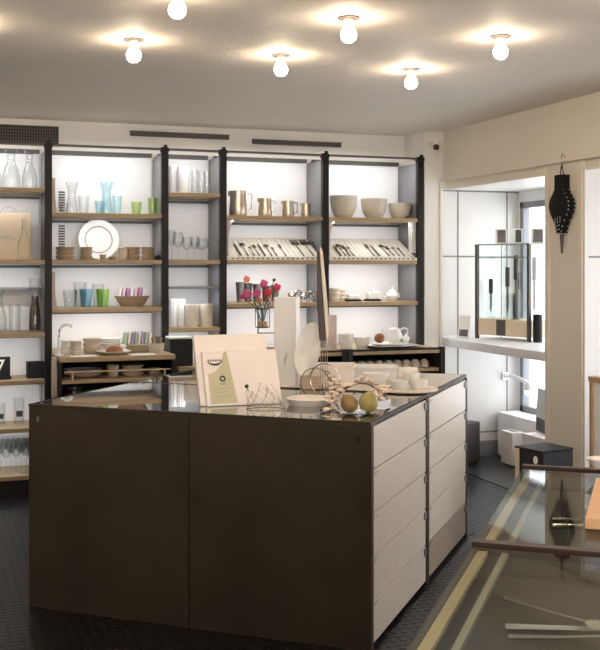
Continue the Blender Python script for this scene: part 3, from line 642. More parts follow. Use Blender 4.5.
# middle worktop plates
for i, (px, w_) in enumerate(((268, 20), (290, 22))):
    X, r, h = item(px, w_, 340, .95, 6.98)
    O('plate_pile', stack(4, r, .035), 'porcelain', ('left', 'right')[i]+' low pile of white plates on the middle cabinet', 'plates', (X, 6.98, .95))

# ------------------------------------------------------------------ wall fittings
xv0, xv1 = S(-30, YB), S(58, YB); zv0, zv1 = Z(30, 144.5, YB), Z(30, 126, YB)
t = T('ventilation_grille', 'bronze ventilation grille high on the back wall at far left', 'vent', ((xv0+xv1)/2, YB, zv0)); w2 = (xv1-xv0)/2; hv = zv1-zv0
P('backing', box(-w2, w2, -.006, -.001, 0, hv), 'dark', t)
mb = MB()
for i in range(34): x = -w2+2*w2*i/33; mb.box(x-.0035, x+.0035, -.016, -.006, 0, hv)
for i in range(7): zz = hv*i/6; mb.box(-w2, w2, -.014, -.006, zz-.003, zz+.003)
P('grid', mb, 'grille', t)
for pa, pb, ya, lb in ((130, 228, 133.5, 'left long dark slot fitting on the wall under the ceiling'), (252, 340, 141.5, 'right long dark slot fitting on the wall under the ceiling')):
    xa, xb = S(pa, YB), S(pb, YB); zz = Z((pa+pb)/2, ya+2, YB)
    t = T('curtain_track', lb, 'track', ((xa+xb)/2, YB, zz)); w2 = (xb-xa)/2
    P('channel', box(-w2, w2, -.03, -.001, -.018, .012), 'slot', t); P('lip', box(-w2-.004, w2+.004, -.034, -.001, .012, .018), 'grille', t)
X = S(432, 7.2); t = T('security_camera', 'small security camera on the wall in the right corner', 'camera', (S(437, 7.26), 7.26, Z(437, 148, 7.2)))
P('bracket', MB().tube([(0, 0, -.02), (0, -.06, -.03), (-.06, -.10, -.02)], .008).box(-.015, .015, -.008, 0, -.06, .02), 'socket', t)
P('housing', MB().lathe([(.0002, -.02), (.026, -.02), (.032, .0), (.032, .045), (.0002, .05)], c=(-.06, -.10)), 'socket', t)
P('lens', MB().ball((-.07, -.125, -.002), .024), 'darkwood', t)

# ------------------------------------------------------------------ ceiling bulbs
k = 0
rows = ['row nearest the camera', 'row nearest the shelves']
named = {(0, 0): 'lit bare bulb cut by the top picture edge', (1, 0): 'lit bare bulb in the middle of the nearer row', (2, 0): 'lit bare bulb at far right of the ceiling',
         (0, 1): 'lit bare bulb at far left of the ceiling, above the plate shelf', (1, 1): 'lit bare bulb in the middle of the farther row', (2, 1): 'lit bare bulb nearest the security camera'}
pos = {(0, 0): (.89, 3.86), (1, 0): (1.657, 4.04), (2, 0): (2.433, 4.136), (0, 1): (.895, 4.76), (1, 1): (1.64, 4.87), (2, 1): (2.40, 4.99)}
extra = [(.13, 4.63), (.12, 3.73), (-.65, 4.5), (-.65, 3.6), (-1.4, 4.4), (-1.4, 3.5), (.12, 2.8), (.89, 2.9), (1.657, 3.05), (2.43, 3.2), (-.65, 2.7), (.12, 1.9), (.89, 2.0), (1.66, 2.1), (2.43, 2.2), (-.65, 1.8), (.12, .9), (.89, 1.0), (1.66, 1.1), (2.43, 1.2)]  # unseen bulbs added for room light; the first is inferred from a glow
def bulb(x, y, label):
    t = T('ceiling_bulb', label, 'lamp', (x, y, HC), 0, 'bare ceiling bulbs')
    P('ceiling_rose', MB().lathe([(.0002, 0), (.048, 0), (.048, -.006), (.0002, -.006)]), 'slot', t)
    P('socket', MB().lathe([(.0002, -.006), (.021, -.006), (.022, -.032), (.018, -.038), (.0002, -.038)]), 'socket', t)
    P('bulb', MB().lathe([(.0002, -.035), (.016, -.038), (.022, -.046), (.031, -.060), (.033, -.074), (.029, -.090), (.018, -.101), (.0002, -.105)], seg=20), 'bulb', t)
for kk, (x, y) in pos.items(): bulb(x, y, named[kk])
for x, y in extra: bulb(x, y, 'unseen lit ceiling bulb beyond the picture edge, added for room light')

# ------------------------------------------------------------------ the island
HI = .92
def camxy(x, d): return (d*SN+x*CS, d*CS-x*SN)
IA = camxy(.283, 4.2); IRZ = -(CA+math.radians(20.4)); WI, DI = 1.616, 1.915
def I2W(x, y):
    c, s = math.cos(IRZ), math.sin(IRZ); return (IA[0]+x*c-y*s, IA[1]+x*s+y*c)
def cab(label, x0, x1, y0, y1, front, right, top_m, tan=False):
    cxm, cym = (x0+x1)/2, (y0+y1)/2; wx = I2W(cxm, cym); t = T('drawer_cabinet' if right else 'counter_cabinet', label, 'cabinet', (wx[0], wx[1], 0), IRZ)
    a, b_, c, d = x0-cxm, x1-cxm, y0-cym, y1-cym
    P('carcass', box(a+.004, b_-(.03 if right else .004), c+.02, d-.004, .03, HI-.035), 'steel', t)
    P('front_panel', box(a+.0015, b_-.0015, c, c+.02, .0, HI-.014), 'bronze', t, .002)
    if front:
        for zz in (.06, .30, .56, .84):
            for xx in (a+.05, b_-.05): P('screw', MB().lathe([(.0002, 0), (.005, 0), (.004, .002), (.0002, .002)], seg=10, T=Matrix.Translation((xx, c, zz)) @ Matrix.Rotation(PI/2, 4, 'X')), 'black', t)
        P('keyhole_plate', box((a+.045 if not right else b_-.055), (a+.055 if not right else b_-.045), c-.002, c, HI-.08, HI-.055), 'panel' if not right else 'black', t)
    if right:
        P('corner_post', box(b_-.03, b_+.004, c-.002, c+.03, 0, HI-.0145), 'bronze', t)
        P('corner_post', box(b_-.03, b_+.004, d-.022, d+.006, 0, HI-.0145), 'bronze', t)
        n = 5; z0, z1 = .02, HI-.02; hh = (z1-z0)/n
        for i in range(n):
            dr = P('drawer', box(b_-.028, b_, c+.032, d-.024, z0+i*hh+.003, z0+(i+1)*hh-.003), 'tandrawer' if (tan and i == 0) else 'drawer', t, .0015, 'tan drawer front' if (tan and i == 0) else None)
            P('pull_tab', box(b_, b_+.008, d-.06, d-.035, z0+(i+1)*hh-.045, z0+(i+1)*hh-.012), 'panel', dr)
            if i < n-1 or tan:
                mb = MB()
                for q in (0, 1): mb.box(b_, b_+.0006, c+.05, c+.11-.02*q, z0+(i+1)*hh-.018-.009*q, z0+(i+1)*hh-.0145-.009*q)
                P('printed_lines', mb, 'greyink', dr)
    return t
cab('dark bronze counter cabinet at the left front of the island', -WI, -WI/2-.001, 0, .953, True, False, 'topglass')
cab('bronze cabinet with five pale drawers at the right front corner of the island', -WI/2, 0, 0, .953, True, True, 'topglass')
cab('dark counter cabinet at the left rear of the island', -WI, -WI/2-.001, .958, DI, False, False, 'topglass')
cab('rear drawer cabinet of the island with a tan bottom drawer', -WI/2, 0, .958, DI, False, True, 'topwood', True)
def top(name, label, x0, x1, y0, y1, m, th, front_only):
    wx = I2W((x0+x1)/2, (y0+y1)/2); t = T(name, label, 'countertop', (wx[0], wx[1], HI-.0135), IRZ); a, c = (x1-x0)/2, (y1-y0)/2
    P('board' if m == 'topwood' else 'pane', box(-a+.0122, a-.0122, -c+.0122, c-.0122, 0, th), m, t)
    e = MB(); zt = th+.0005
    e.box(-a, a, -c, -c+.012, 0, zt); e.box(-a, a, c-.012, c, 0, zt); e.box(-a, -a+.012, -c+.012, c-.012, 0, zt); e.box(a-.012, a, -c+.012, c-.012, 0, zt)
    P('steel_edge', e, 'bronze', t)
top('glass_countertop', 'dark reflective glass top on the front of the island', -WI, 0, 0, .953, 'topglass', .0135, False)
top('glass_countertop', 'glass top over the left rear island cabinet', -WI, -WI/2-.001, .958, DI, 'topglass', .0135, False)
top('wooden_countertop', 'pale wooden top with dark edge over the rear drawer cabinet', -WI/2, 0, .958, DI, 'topwood', .0185, False)

# ------------------------------------------------------------------ things on the island
ZT = HI+.0008; ZW = HI+.006
# leaning presentation boxes (room-aligned)
xa, ya = G(207.5, 407, ZT); xb, yb_ = G(282.5, 403.5, ZT); wB = math.hypot(xb-xa, yb_-ya); rzB = math.atan2(yb_-ya, xb-xa)
th = math.radians(24)
t = T('presentation_box', 'ivory presentation box with olive label leaning in front', 'box', (xa, ya, ZT), rzB)
Tl = Matrix.Rotation(-th, 4, 'X'); LB = .262
P('body', MB().box(0, wB, 0, .022, .002, LB, Tl), 'blush', t, .002)
P('label_panel', MB().prism([(.018, .012), (.018, .150), (.055, .165), (.085, .195), (.098, .245), (.105, LB-.006), (.115, LB-.006), (.142, .012)], -.0, .0012, Tl @ Matrix.Rotation(PI/2, 4, 'X')), 'olive', t)
mb = MB(); c0 = (.055, .214)
mb.tube([(c0[0]+.033*math.cos(a), -.0012, c0[1]+.018*math.sin(a)) for a in [PI+PI*j/12 for j in range(13)]], [.0012+.0030*math.sin(PI*j/12) for j in range(13)], 5, T=Tl)
for j in range(6): mb.box(c0[0]-.030+.011*j, c0[0]-.024+.011*j, -.001, 0, c0[1]-.003, c0[1]+.006, Tl)
P('arc_emblem', mb, 'ink', t)
mb = MB(); mb.tube([(.083+.011*math.cos(a), -.0018, .128+.011*math.sin(a)) for a in [2*PI*j/18 for j in range(18)]], .0032, 6, True, T=Tl); mb.box(.070, .096, -.0018, -.0012, .101, .104, Tl); P('ring_emblem', mb, 'ink', t)
mb = MB()
for j in range(3): mb.box(.038, .118-.02*(j % 2), -.0016, -.0012, .082-.018*j, .0835-.018*j, Tl)
P('printed_lines', mb, 'greyink', t)
t = T('presentation_box', 'plain ivory presentation box leaning behind the labelled one', 'box', (xa-math.sin(rzB)*.027-.012, ya+math.cos(rzB)*.027, ZT), rzB)
P('body', MB().box(-.012, wB-.02, 0, .03, .002, .338, Tl), 'ivory', t, .002); P('lid_seam', MB().box(-.0125, -.012, .013, .016, .004, .336, Tl), 'taupe', t)
# wire basket in front of the box
x, y = G(266, 408, ZT); t = T('wire_basket', 'small crumpled wire mesh basket in front of the presentation box', 'basket', (x, y, ZT), -CA)
mb = MB(); mb.tube([(.085*math.cos(a), .06*math.sin(a), .004) for a in [2*PI*j/28 for j in range(28)]], .0024, 6, True); P('base_ring', mb, 'wire', t)
mb = MB()
for s in (1, -1):
    for i in range(10):
        a0 = 2*PI*i/10
        mb.tube([((.085-.03*q/6)*math.cos(a0+s*q*.17)-.03*q/6, (.06-.03*q/6)*math.sin(a0+s*q*.17)+.01*q/6, .004+.105*q/6*(.8+.2*math.sin(i*2.1))) for q in range(7)], .0009, 5)
P('mesh', mb, 'wire', t); P('knob', MB().ball((-.085, .0, .095), .009), 'ink', t)
# tall white box
x, y = G(285, 386, ZT); t = T('tall_box', 'tall white upright box behind the leaning ivory boxes', 'box', (x, y, ZT), -CA-math.radians(10)); hT = EYE-(296.5-265)*5.6/FPX-ZT
P('body', box(-.059, .059, 0, .11, 0, hT), 'paper', t, .003); mb = MB()
for q in range(3): mb.box(-.005+.006*q, -.002+.006*q, -.0008, 0, .10+.02*q, .15+.012*q)
P('printed_mark', mb, 'greyink', t)
# oval dish standing
x, y = G(310, 389, ZT); Ym = 5.5
t = T('oval_dish', 'white oval porcelain dish standing upright beside the tall box', 'dish', (x, y, ZT), -CA)
P('dish', MB().lathe([(.0002, 0), (.7, .0), (1.0, .16), (1.0, .19), (.7, .03), (.0002, .03)], seg=36, T=Matrix.Translation((0, 0, .20)) @ Matrix.Rotation(math.radians(6), 4, 'Y') @ Matrix.Rotation(math.radians(-28), 4, 'Z') @ Matrix.Rotation(math.radians(-78), 4, 'X').inverted() @ Matrix.Diagonal((.072, .138, .12, 1))), 'porcelain', t)
P('foot', box(-.05, .05, -.03, .03, 0, .075), 'lightwood', t, .004)
# whisk stand
x, y = G(324, 397, ZT); t = T('whisk', 'large wire whisk standing on its loops with tall dark wooden handle', 'whisk', (x, y, ZT), -CA)
zt = .72; zb = .27; k1 = .0048
Rx = Matrix.Rotation(PI/2, 4, 'X')
P('handle', MB().prism([(-.034, zt-.03), (-.022, zt-.02), (.010, zb), (-.022, zb), (-.033, zb+.16)], -.013, .013, Rx), 'darkwood', t, .003)
P('handle_cheek', MB().prism([(-.021, zt-.02), (-.018, zt), (-.006, zt-.03), (.018, zb+.16), (.022, zb+.02), (.0105, zb)], -.011, .011, Rx), 'paleboard', t, .003)
P('ferrule', MB().lathe([(.0002, zb-.035), (.014, zb-.035), (.018, zb), (.0002, zb)], sy=.6), 'wire', t)
for xq in (-.016, -.006, .006, .016): P('rod', MB().tube([(xq, 0, zb-.005), (xq*1.05, 0, .12), (xq*1.2, 0, .003)], .002, 6), 'wire', t)
for k_, (cx_, R_, tl_) in enumerate(((-.045, .068, .15), (.004, .078, -.45), (.012, .060, 1.2))):
    P('ring', MB().tube([(cx_+R_*math.cos(a)*math.cos(tl_), R_*math.cos(a)*math.sin(tl_), .003+R_+R_*math.sin(a)) for a in [2*PI*j/32 for j in range(32)]], .0034, 6, True), 'wire', t)
# round white cake plate
x, y = G(310, 401.5, ZT); O('cake_plate', MB().lathe([(.0002, 0), (.085, 0), (.098, .022), (.104, .03), (.098, .033), (.0002, .031)], seg=36), 'cream', 'low round white plate on the glass under the whisk', 'plate', (x, y-.03, ZT)) if False else None
x, y = G(311, 405, ZT); O('cake_plate', MB().lathe([(.0002, 0), (.088, 0), (.099, .020), (.104, .028), (.099, .031), (.0002, .030)], seg=36), 'ivory', 'low round white plate in front of the whisk', 'plate', (x+.0, y+.03, ZT))
# white dishes
def rdish(label, px, py, w_, dd, hh, rz, m='porcelain', zb=ZT):
    x, y = G(px, py, zb); t = T('baking_dish', label, 'dish', (x, y, zb), rz); tt = .006
    mb = MB(); a, c = w_/2, dd
    mb.add([(-a*.92, .01, 0), (a*.92, .01, 0), (a*.92, c-.01, 0), (-a*.92, c-.01, 0), (-a, 0, hh), (a, 0, hh), (a, c, hh), (-a, c, hh),
            (-a*.9+tt, .01+tt, tt), (a*.9-tt, .01+tt, tt), (a*.9-tt, c-.01-tt, tt), (-a*.9+tt, c-.01-tt, tt), (-a+tt, tt, hh), (a-tt, tt, hh), (a-tt, c-tt, hh), (-a+tt, c-tt, hh)],
           [(0,3,2,1),(0,1,5,4),(1,2,6,5),(2,3,7,6),(3,0,4,7),(4,5,13,12),(5,6,14,13),(6,7,15,14),(7,4,12,15),(12,13,9,8),(13,14,10,9),(14,15,11,10),(15,12,8,11),(8,9,10,11)])
    P('body', mb, m, t, .003)
    P('rim', MB().box(-a-.008, a+.008, -.008, tt, hh-.008, hh+.002).box(-a-.008, a+.008, c-tt, c+.008, hh-.008, hh+.002).box(-a-.008, -a+tt, 0, c, hh-.008, hh+.002).box(a-tt, a+.008, 0, c, hh-.008, hh+.002), m, t)
rdish('large white rectangular dish behind the whisk', 330, 388, .25, .16, .115, -CA-.03, 'ivory')
rdish('long white rectangular dish behind the small oval bowl', 376, 380.5, .23, .13, .075, -CA-.03, zb=ZW)
x, y = G(379.5, 384.5, ZW); O('oval_bowl', MB().lathe(open_prof([(.055, 0), (.078, .05), (.08, .058)], .004), seg=32, sy=.7), 'porcelain', 'small white oval bowl between the long dish and the pears', 'bowl', (x, y+.05, ZW))
x, y = G(408, 377, ZW); t = O('wedge_board', box(-.055, .055, 0, .05, 0, .05), 'ivory', 'pale slab at the rear edge of the island beside the cups', 'board', (x, y, ZW), -CA)
x, y = G(414, 391, ZW); O('round_board', MB().lathe([(.0002, 0), (.15, 0), (.152, .005), (.15, .01), (.0002, .01)], seg=40), 'paleboard', 'round pale wooden board under the white cups', 'board', (x-.01, y+.05, ZW))
for px, py, lb in ((402, 390.5, 'white cup on the round board, front left'), (421.5, 389.5, 'white cup on the round board, front right'), (414, 381.5, 'white cup on the round board, at the back')):
    x, y = G(px, py, ZW+.01); hh = .046; O('white_cup', MB().lathe(open_prof([(.034, 0), (.043, .01), (.046, hh)], .004)), 'porcelain', lb, 'cup', (x, y+.03, ZW+.0102), 0, 'cups on the round board')
# pears on a small glass plate, branch with blossoms
x, y = G(359, 413, ZT); O('fruit_plate', MB().lathe([(.0002, 0), (.06, 0), (.092, .008), (.092, .011), (.06, .004), (.0002, .004)], seg=36), 'glass', 'small clear glass plate under the pears', 'plate', (x, y, ZT), 0)
def pear(m, label, dx, dy, r, tilt):
    t = T('pear', label, 'pear', (x+dx, y+dy, ZT+.004)); Tm = Matrix.Translation((0, 0, r*.93)) @ Matrix.Rotation(tilt, 4, 'Y')
    P('body', MB().lathe([(.0002, -r*.9), (r*.5, -r*.88), (r*.92, -r*.4), (r, 0), (r*.88, r*.45), (r*.58, r*.85), (r*.4, r*1.05), (.0002, r*1.12)], seg=24, T=Tm), m, t)
    P('stem', MB().tube([(0, 0, r*1.1), (.004, 0, r*1.35)], .002, 5, T=Tm), 'twig', t)
cv = math.cos(CA); sv = math.sin(CA)
pear('redpear', 'red-blushed pear, left of the two', -.040*cv, .040*sv, .038, -.7)
pear('pear', 'yellow-green pear, right of the two', .040*cv, -.040*sv, .043, .4)
def branch(label, pts, nb, seed):
    rr = random.Random(seed); P0 = Vector(pts[0]); t = T('blossom_branch', label, 'branch', tuple(P0))
    loc = [Vector(p)-P0 for p in pts]
    P('twig', MB().tube(loc, [.0055-.0005*i for i in range(len(loc))], 6), 'twig', t)
    for i in range(nb):
        s = rr.random()*(len(loc)-1); k_ = int(s); p = loc[k_].lerp(loc[k_+1], s-k_)+Vector((rr.uniform(-.028, .028), rr.uniform(-.022, .022), rr.uniform(.0, .03)))
        mb = MB(); R0 = rr.uniform(.007, .0135); mb.ball(tuple(p), R0, (1, 1, .7), 8)
        for q in range(4): a = q*PI/2+rr.random(); mb.ball((p.x+R0*.8*math.cos(a), p.y+R0*.8*math.sin(a), p.z+rr.uniform(-.3, .3)*R0), R0*.6, (1, 1, .6), 6)
        P('blossom', mb, 'blossom', t)
def bp_(px, py, up): q = G(px, py, ZT); return (q[0], q[1], ZT+up)
branch('dried branch with pale blossoms curling behind the pears', [bp_(327, 409, .006), bp_(334, 405, .03), bp_(345, 402, .06), bp_(356, 400, .08), bp_(368, 400, .075), bp_(380, 402, .05), bp_(388, 404, .02)], 44, 3)
branch('dried branch with pale blossoms at the foot of the whisk', [bp_(321, 412, .006), bp_(330, 408, .02), bp_(337, 404, .035), bp_(335, 398, .06), bp_(329, 395, .085)], 26, 5)
branch('dried blossom twig lying right of the pears', [bp_(372, 408, .006), bp_(380, 404, .03), bp_(384, 400, .055), bp_(390, 398, .05)], 24, 9)
# flowers in a wire stand
x, y = G(259, 383, ZT); t = T('flower_stand', 'slim wire stand with glass tube and copper cup holding red and pink flowers', 'vase', (x, y, ZT), -CA)
dd = (EYE-ZT)*FPX/(383-265); zz = lambda py: EYE-(py-265)*dd/FPX-ZT; xx = lambda px: (px-259)*dd/FPX
P('rod', MB().tube([(xx(258), 0, .0), (xx(258), 0, zz(305))], .004).lathe([(.0002, 0), (.05, 0), (.05, .005), (.0002, .005)], c=(xx(258), 0)), 'darkwire', t)
mb = MB()
for z_ in (zz(309), zz(327)): mb.tube([(xx(262.5)+.038*math.cos(a), .03*math.sin(a), z_) for a in [2*PI*j/18 for j in range(18)]], .0025, 5, True)
for a in (0, PI/2, PI, 3*PI/2): mb.tube([(xx(262.5)+.038*math.cos(a), .03*math.sin(a), zz(309)), (xx(262.5)+.038*math.cos(a), .03*math.sin(a), zz(327))], .002, 5)
mb.tube([(xx(258), 0, zz(333)), (xx(275), 0, zz(333))], .003); P('wire_holder', mb, 'darkwire', t)
P('glass_tube', MB().lathe(open_prof([(.028, zz(328)), (.03, zz(305))], .003), c=(xx(262.5), 0)), 'glass', t)
P('copper_cup', MB().lathe([(.0002, zz(328)), (.026, zz(328)), (.026, zz(321)), (.0002, zz(321))], c=(xx(262.5), 0)), 'oak', t)
rr = random.Random(4)
for px, py, m_, R0 in ((247, 279, 'coral', .019), (264, 283.5, 'pink', .023), (247, 294, 'pink', .027), (257, 293, 'pink', .024), (268, 292, 'red', .024), (277, 287, 'red', .022), (241, 297, 'pink', .014), (259, 300, 'coral', .018), (274, 280, 'leaf', .010), (269, 297, 'coral', .012)):
    cx_, cz_ = xx(px), zz(py); cy_ = rr.uniform(-.04, .03)
    P('stem', MB().tube([(xx(262.5), 0, zz(325)), (xx(262.5)*.6+cx_*.4, cy_*.5, zz(306)), (cx_, cy_, cz_)], .0022, 5), 'leaf', t)
    mb = MB()
    for q in range(9):
        a = q*2.4; tl_ = .35+.1*q
        mb.ball((cx_+R0*.55*math.cos(a)*min(1, tl_), cy_-R0*.3, cz_+R0*.55*math.sin(a)*min(1, tl_)), R0*.5, (1, .7, 1), 8)
    P('bloom', mb, m_, t)

# ------------------------------------------------------------------ display cases at the right
HCs = .92
pr = [camxy(.7025, 3.3075)]; CRZ = -(CA+math.radians(18.6))
def C2W(x, y): c, s = math.cos(CRZ), math.sin(CRZ); return (pr[0][0]+x*c-y*s, pr[0][1]+x*s+y*c)
def case(label, y0, y1, wd=.86):
    wx = C2W(wd/2, (y0+y1)/2); t = T('display_case', label, 'display case', (wx[0], wx[1], 0), CRZ); h2 = wd/2; l2 = (y1-y0)/2
    P('carcass', box(-h2+.01, h2, -l2+.005, l2-.005, .02, HCs-.076), 'bronze', t)
    P('lining', box(-h2+.03, h2-.02, -l2+.03, l2-.03, HCs-.075, HCs-.065), 'casebed', t)
    for nm, bx in (('side_panel', (-h2, -h2+.012, -l2, l2)), ('side_panel', (h2-.012, h2, -l2, l2)), ('end_panel', (-h2+.012, h2-.012, -l2, -l2+.012)), ('end_panel', (-h2+.012, h2-.012, l2-.012, l2))):
        P(nm, box(bx[0], bx[1], bx[2], bx[3], .02, HCs-.012), 'bronze' if nm == 'end_panel' else 'bronze', t)
    P('wood_strip', box(-h2+.014, -h2+.036, -l2+.03, l2-.03, HCs-.024, HCs-.014), 'yellow', t)
    P('inner_strip', box(-h2+.068, -h2+.082, -l2+.03, l2-.03, HCs-.024, HCs-.014), 'caseside', t)
    P('glass_top', box(-h2+.004, h2, -l2+.014, l2-.024, HCs-.010, HCs-.002), 'casepane', t)
    P('rear_rail', box(-h2, h2, l2-.026, l2, HCs-.02, HCs+.004), 'darkwood', t)
    P('front_rail', box(-h2, h2, -l2, -l2+.012, HCs-.02, HCs), 'darkwood', t)
    return t
case('far glass-topped display case reflecting the hanging bellows', -.95, 0)
case('near glass-topped display case at the lower right corner', -1.97, -.957)
def server(label, px, py, a, l, kind):
    zc = HCs-.064; x_, y_ = G(px, py, zc); mb = {'spoon': spoon, 'fork': fork, 'knife': knife}[kind](l, .026)
    O({'spoon': 'serving_spoon', 'fork': 'serving_fork', 'knife': 'carving_knife'}[kind], mb, 'chrome', label, kind, (x_, y_, zc), -CA+a)
server('long steel spoon lying slanted in the near glass case', 505, 601, -PI/2-.84, .27, 'spoon')
server('steel knife in the near glass case, behind the fork', 505, 631, -PI/2-.05, .30, 'knife')
server('steel fork in the near glass case, nearest the camera', 508, 640, -PI/2+.02, .28, 'fork')
server('steel fork in the far glass case below the bellows reflection', 552, 521, -PI/2, .22, 'fork')
server('steel knife in the far glass case below the bellows reflection', 552, 529, -PI/2+.03, .22, 'knife')
# beech board with pink bowl on the far case
zb = HCs+.0
x, y = G(585, 517, zb+.028); t = T('beech_board', 'flat beech board lying on the far glass case at the right edge', 'board', (x, y, zb-.0015), CRZ)
P('board', box(0, .45, 0, .50, 0, .028), 'orange', t, .003)
x, y = G(603, 470, zb+.03); O('pink_dish', MB().lathe(open_prof([(.025, 0), (.042, .024)], .004)), 'blush', 'small blush dish on the far end of the beech board', 'dish', (C2W(.24, -.09)[0], C2W(.24, -.09)[1], zb+.0268))

# ------------------------------------------------------------------ right side: bellows, window bay, boxes
t = T('fireplace_bellows', 'black leather bellows with pale rivets hanging on the beige pier', 'bellows', (XR-.004, SX(563, XR-.03), 2.112))
hw = [(0, .042), (-.06, .040), (-.09, .043), (-.115, .060), (-.14, .083), (-.165, .098), (-.19, .103), (-.215, .099), (-.245, .083), (-.28, .056), (-.315, .034), (-.345, .023), (-.362, .021)]
poly = [(-w_, z_) for z_, w_ in hw]+[(w_, z_) for z_, w_ in hw[::-1]]
Tb = Matrix(((0, 0, 1, 0), (-1, 0, 0, 0), (0, 1, 0, 0), (0, 0, 0, 1)))
P('front_board', MB().prism(poly, -.064, -.052, Tb), 'leather', t, .003)
P('rear_board', MB().prism(poly, -.016, -.004, Tb), 'leather', t, .003)
P('leather_fold', MB().prism([(a*.95, b_*.995-.001) for a, b_ in poly], -.052, -.016, Tb), 'leather', t)
spots = []
for z_, w_ in hw[2:]:
    for xq in (-.055, -.012): spots.append((xq, -w_-.001, z_-.006))
for q in (-.27, -.285, -.30, -.32, -.345):
    for yy in (-.016, .002, .018): spots.append((-.0645, yy*(1.6 if q > -.31 else 1), q+.006*math.sin(yy*300)))
for p in spots: P('rivet', MB().ball(p, .0048, seg=6), 'rivet', t)
P('nozzle', MB().lathe([(.0002, -.49), (.006, -.49), (.014, -.362), (.0002, -.362)], T=Matrix.Translation((-.034, 0, 0))), 'darkwire', t)
P('hanging_strap', MB().tube([(-.034, .02, -.005), (-.034, .002, .07), (-.034, -.02, -.005)], .004), 'leather', t)
O('wall_hook', MB().tube([(.024, 0, .032), (.020, 0, .055), (.006, 0, .062), (-.003, 0, .045), (-.003, 0, .0), (.001, 0, -.012), (.008, 0, -.008), (.010, 0, .006)], .003), 'wire', 'bent wire hook on the ledge holding the bellows', 'hook', (XR-.04, SX(563, XR-.03), 2.182))

# glass cabinet on the ledge
ZL = .987
t = T('glass_cabinet', 'small glass cabinet with dark corner posts standing on the white ledge', 'display cabinet', (4.0, 7.15, ZL), math.atan2(-.5, .15)); WC, DC, HG = .52, .27, .715
for cx_ in (0, WC):
    for cy_, q in ((0, .012), (DC, .003)): P('corner_post', box(cx_-q, cx_+q, cy_-q, cy_+q, 0, HG), 'slot' if cy_ == 0 else 'glassedge', t)
P('base_box', box(.012, WC-.012, .0, DC, .03, .155), 'card', t); P('base_inset', box(.20, .29, -.003, 0, .035, .15), 'slot', t)
for nm, bx in (('front_pane', (.012, WC-.012, .0, .004, .155, HG)), ('side_pane', (-.002, .002, .012, DC-.012, .155, HG)), ('side_pane', (WC-.002, WC+.002, .012, DC-.012, .155, HG)), ('back_pane', (.012, WC-.012, DC-.004, DC, .155, HG)), ('top_pane', (-.012, WC+.012, -.012, DC+.012, HG, HG+.006)), ('glass_shelf', (.012, WC-.012, .006, DC-.006, HG-.10, HG-.095))):
    P(nm, box(*bx), 'pane', t)
e = MB()
for x0_, x1_, y0_, y1_ in ((-.012, WC+.012, -.016, -.012), (-.012, WC+.012, DC+.012, DC+.016), (-.016, -.012, -.012, DC+.012), (WC+.012, WC+.016, -.012, DC+.012)): e.box(x0_, x1_, y0_, y1_, HG-.001, HG+.007)
e.box(.012, WC-.012, .001, .005, HG-.101, HG-.094)
P('glass_edge', e, 'glassedge', t)
ca_, sa_ = math.cos(t.rotation_euler[2]), math.sin(t.rotation_euler[2])
def K2W(x, y): return (4.0+x*ca_-y*sa_, 7.15+x*sa_+y*ca_)
for i, (lx, ly, l, zo) in enumerate(((.05, .10, .30, .05), (.22, .10, .39, .07), (.34, .06, .48, .10), (.42, .17, .47, .06), (.29, .13, .36, .05))):
    wx = K2W(lx, ly); od = ('leftmost, short', 'second from the left', 'tallest, by the dark post', 'rightmost, behind the dark post', 'third from the left, slim')[i]
    kt = T('kitchen_knife', 'upright kitchen knife in the glass cabinet, '+od, 'knife', (wx[0], wx[1], ZL+.156), t.rotation_euler[2], 'knives in the glass cabinet')
    P('glass_block', box(-.026, .026, -.02, .02, 0, .20), 'glass', kt); P('blade', MB().prism([(-.012, .07+zo*.2), (.0, .03+zo*.2), (.012, .09), (.012, l*.62), (-.012, l*.62)], -.001, .001, Matrix.Rotation(PI/2, 4, 'X')), 'silver', kt)
    P('handle', box(-.015, .015, -.01, .01, l*.62, l), 'cube', kt, .003)
for px, w_, yy, m_, lb in ((503, .075, .05, 'photo', 'grey photo frame on the glass cabinet, leftmost'), (515, .085, .09, 'screen', 'white frame with dark print on the glass cabinet, middle'), (536.5, .085, .16, 'photo', 'beige photo frame on the glass cabinet, nearest the pier')):
    lx = {503: .20, 515: .315, 536.5: .46}[px]; wx = K2W(lx, yy)
    ft = T('photo_frame', lb, 'frame', (wx[0], wx[1], ZL+HG+.006), -CA-.2); Tm = Matrix.Rotation(math.radians(-10), 4, 'X')
    P('frame', MB().box(-w_*.56, w_*.56, 0, .012, .002, .118, Tm), 'paper' if px == 515 else 'ivory', ft, .002); P('picture', MB().box(-w_*.36 if px != 515 else -w_*.05, w_*.46, -.001, 0, .012, .108, Tm), m_, ft)
wx = K2W(.53+.045, .03); O('black_vase', MB().prism([(.034*math.cos(a), .034*math.sin(a)) for a in [2*PI*j/20 for j in range(20)]], 0, .205), 'black', 'slim black cylinder beside the glass cabinet on the ledge', 'vase', (wx[0], wx[1], ZL), 0, None, .008)
lx, ly = 3.92, SX(463, 3.92); O('leaflet', MB().box(-.05, .05, 0, .004, 0, .17, Matrix.Rotation(math.radians(-18), 4, 'X')), 'paper', 'white leaflet standing at the left end of the ledge', 'leaflet', (lx, ly, ZL+.002), -CA-.5) if False else None
t = T('leaflet', 'white folded leaflet standing at the left end of the ledge', 'leaflet', (lx, ly, ZL), -CA-.5); Tm = Matrix.Rotation(math.radians(-16), 4, 'X')
P('sheet', MB().box(-.045, .045, 0, .005, .001, .175, Tm), 'paper', t); P('picture', MB().box(-.035, .035, -.001, 0, .012, .065, Tm), 'photo', t)
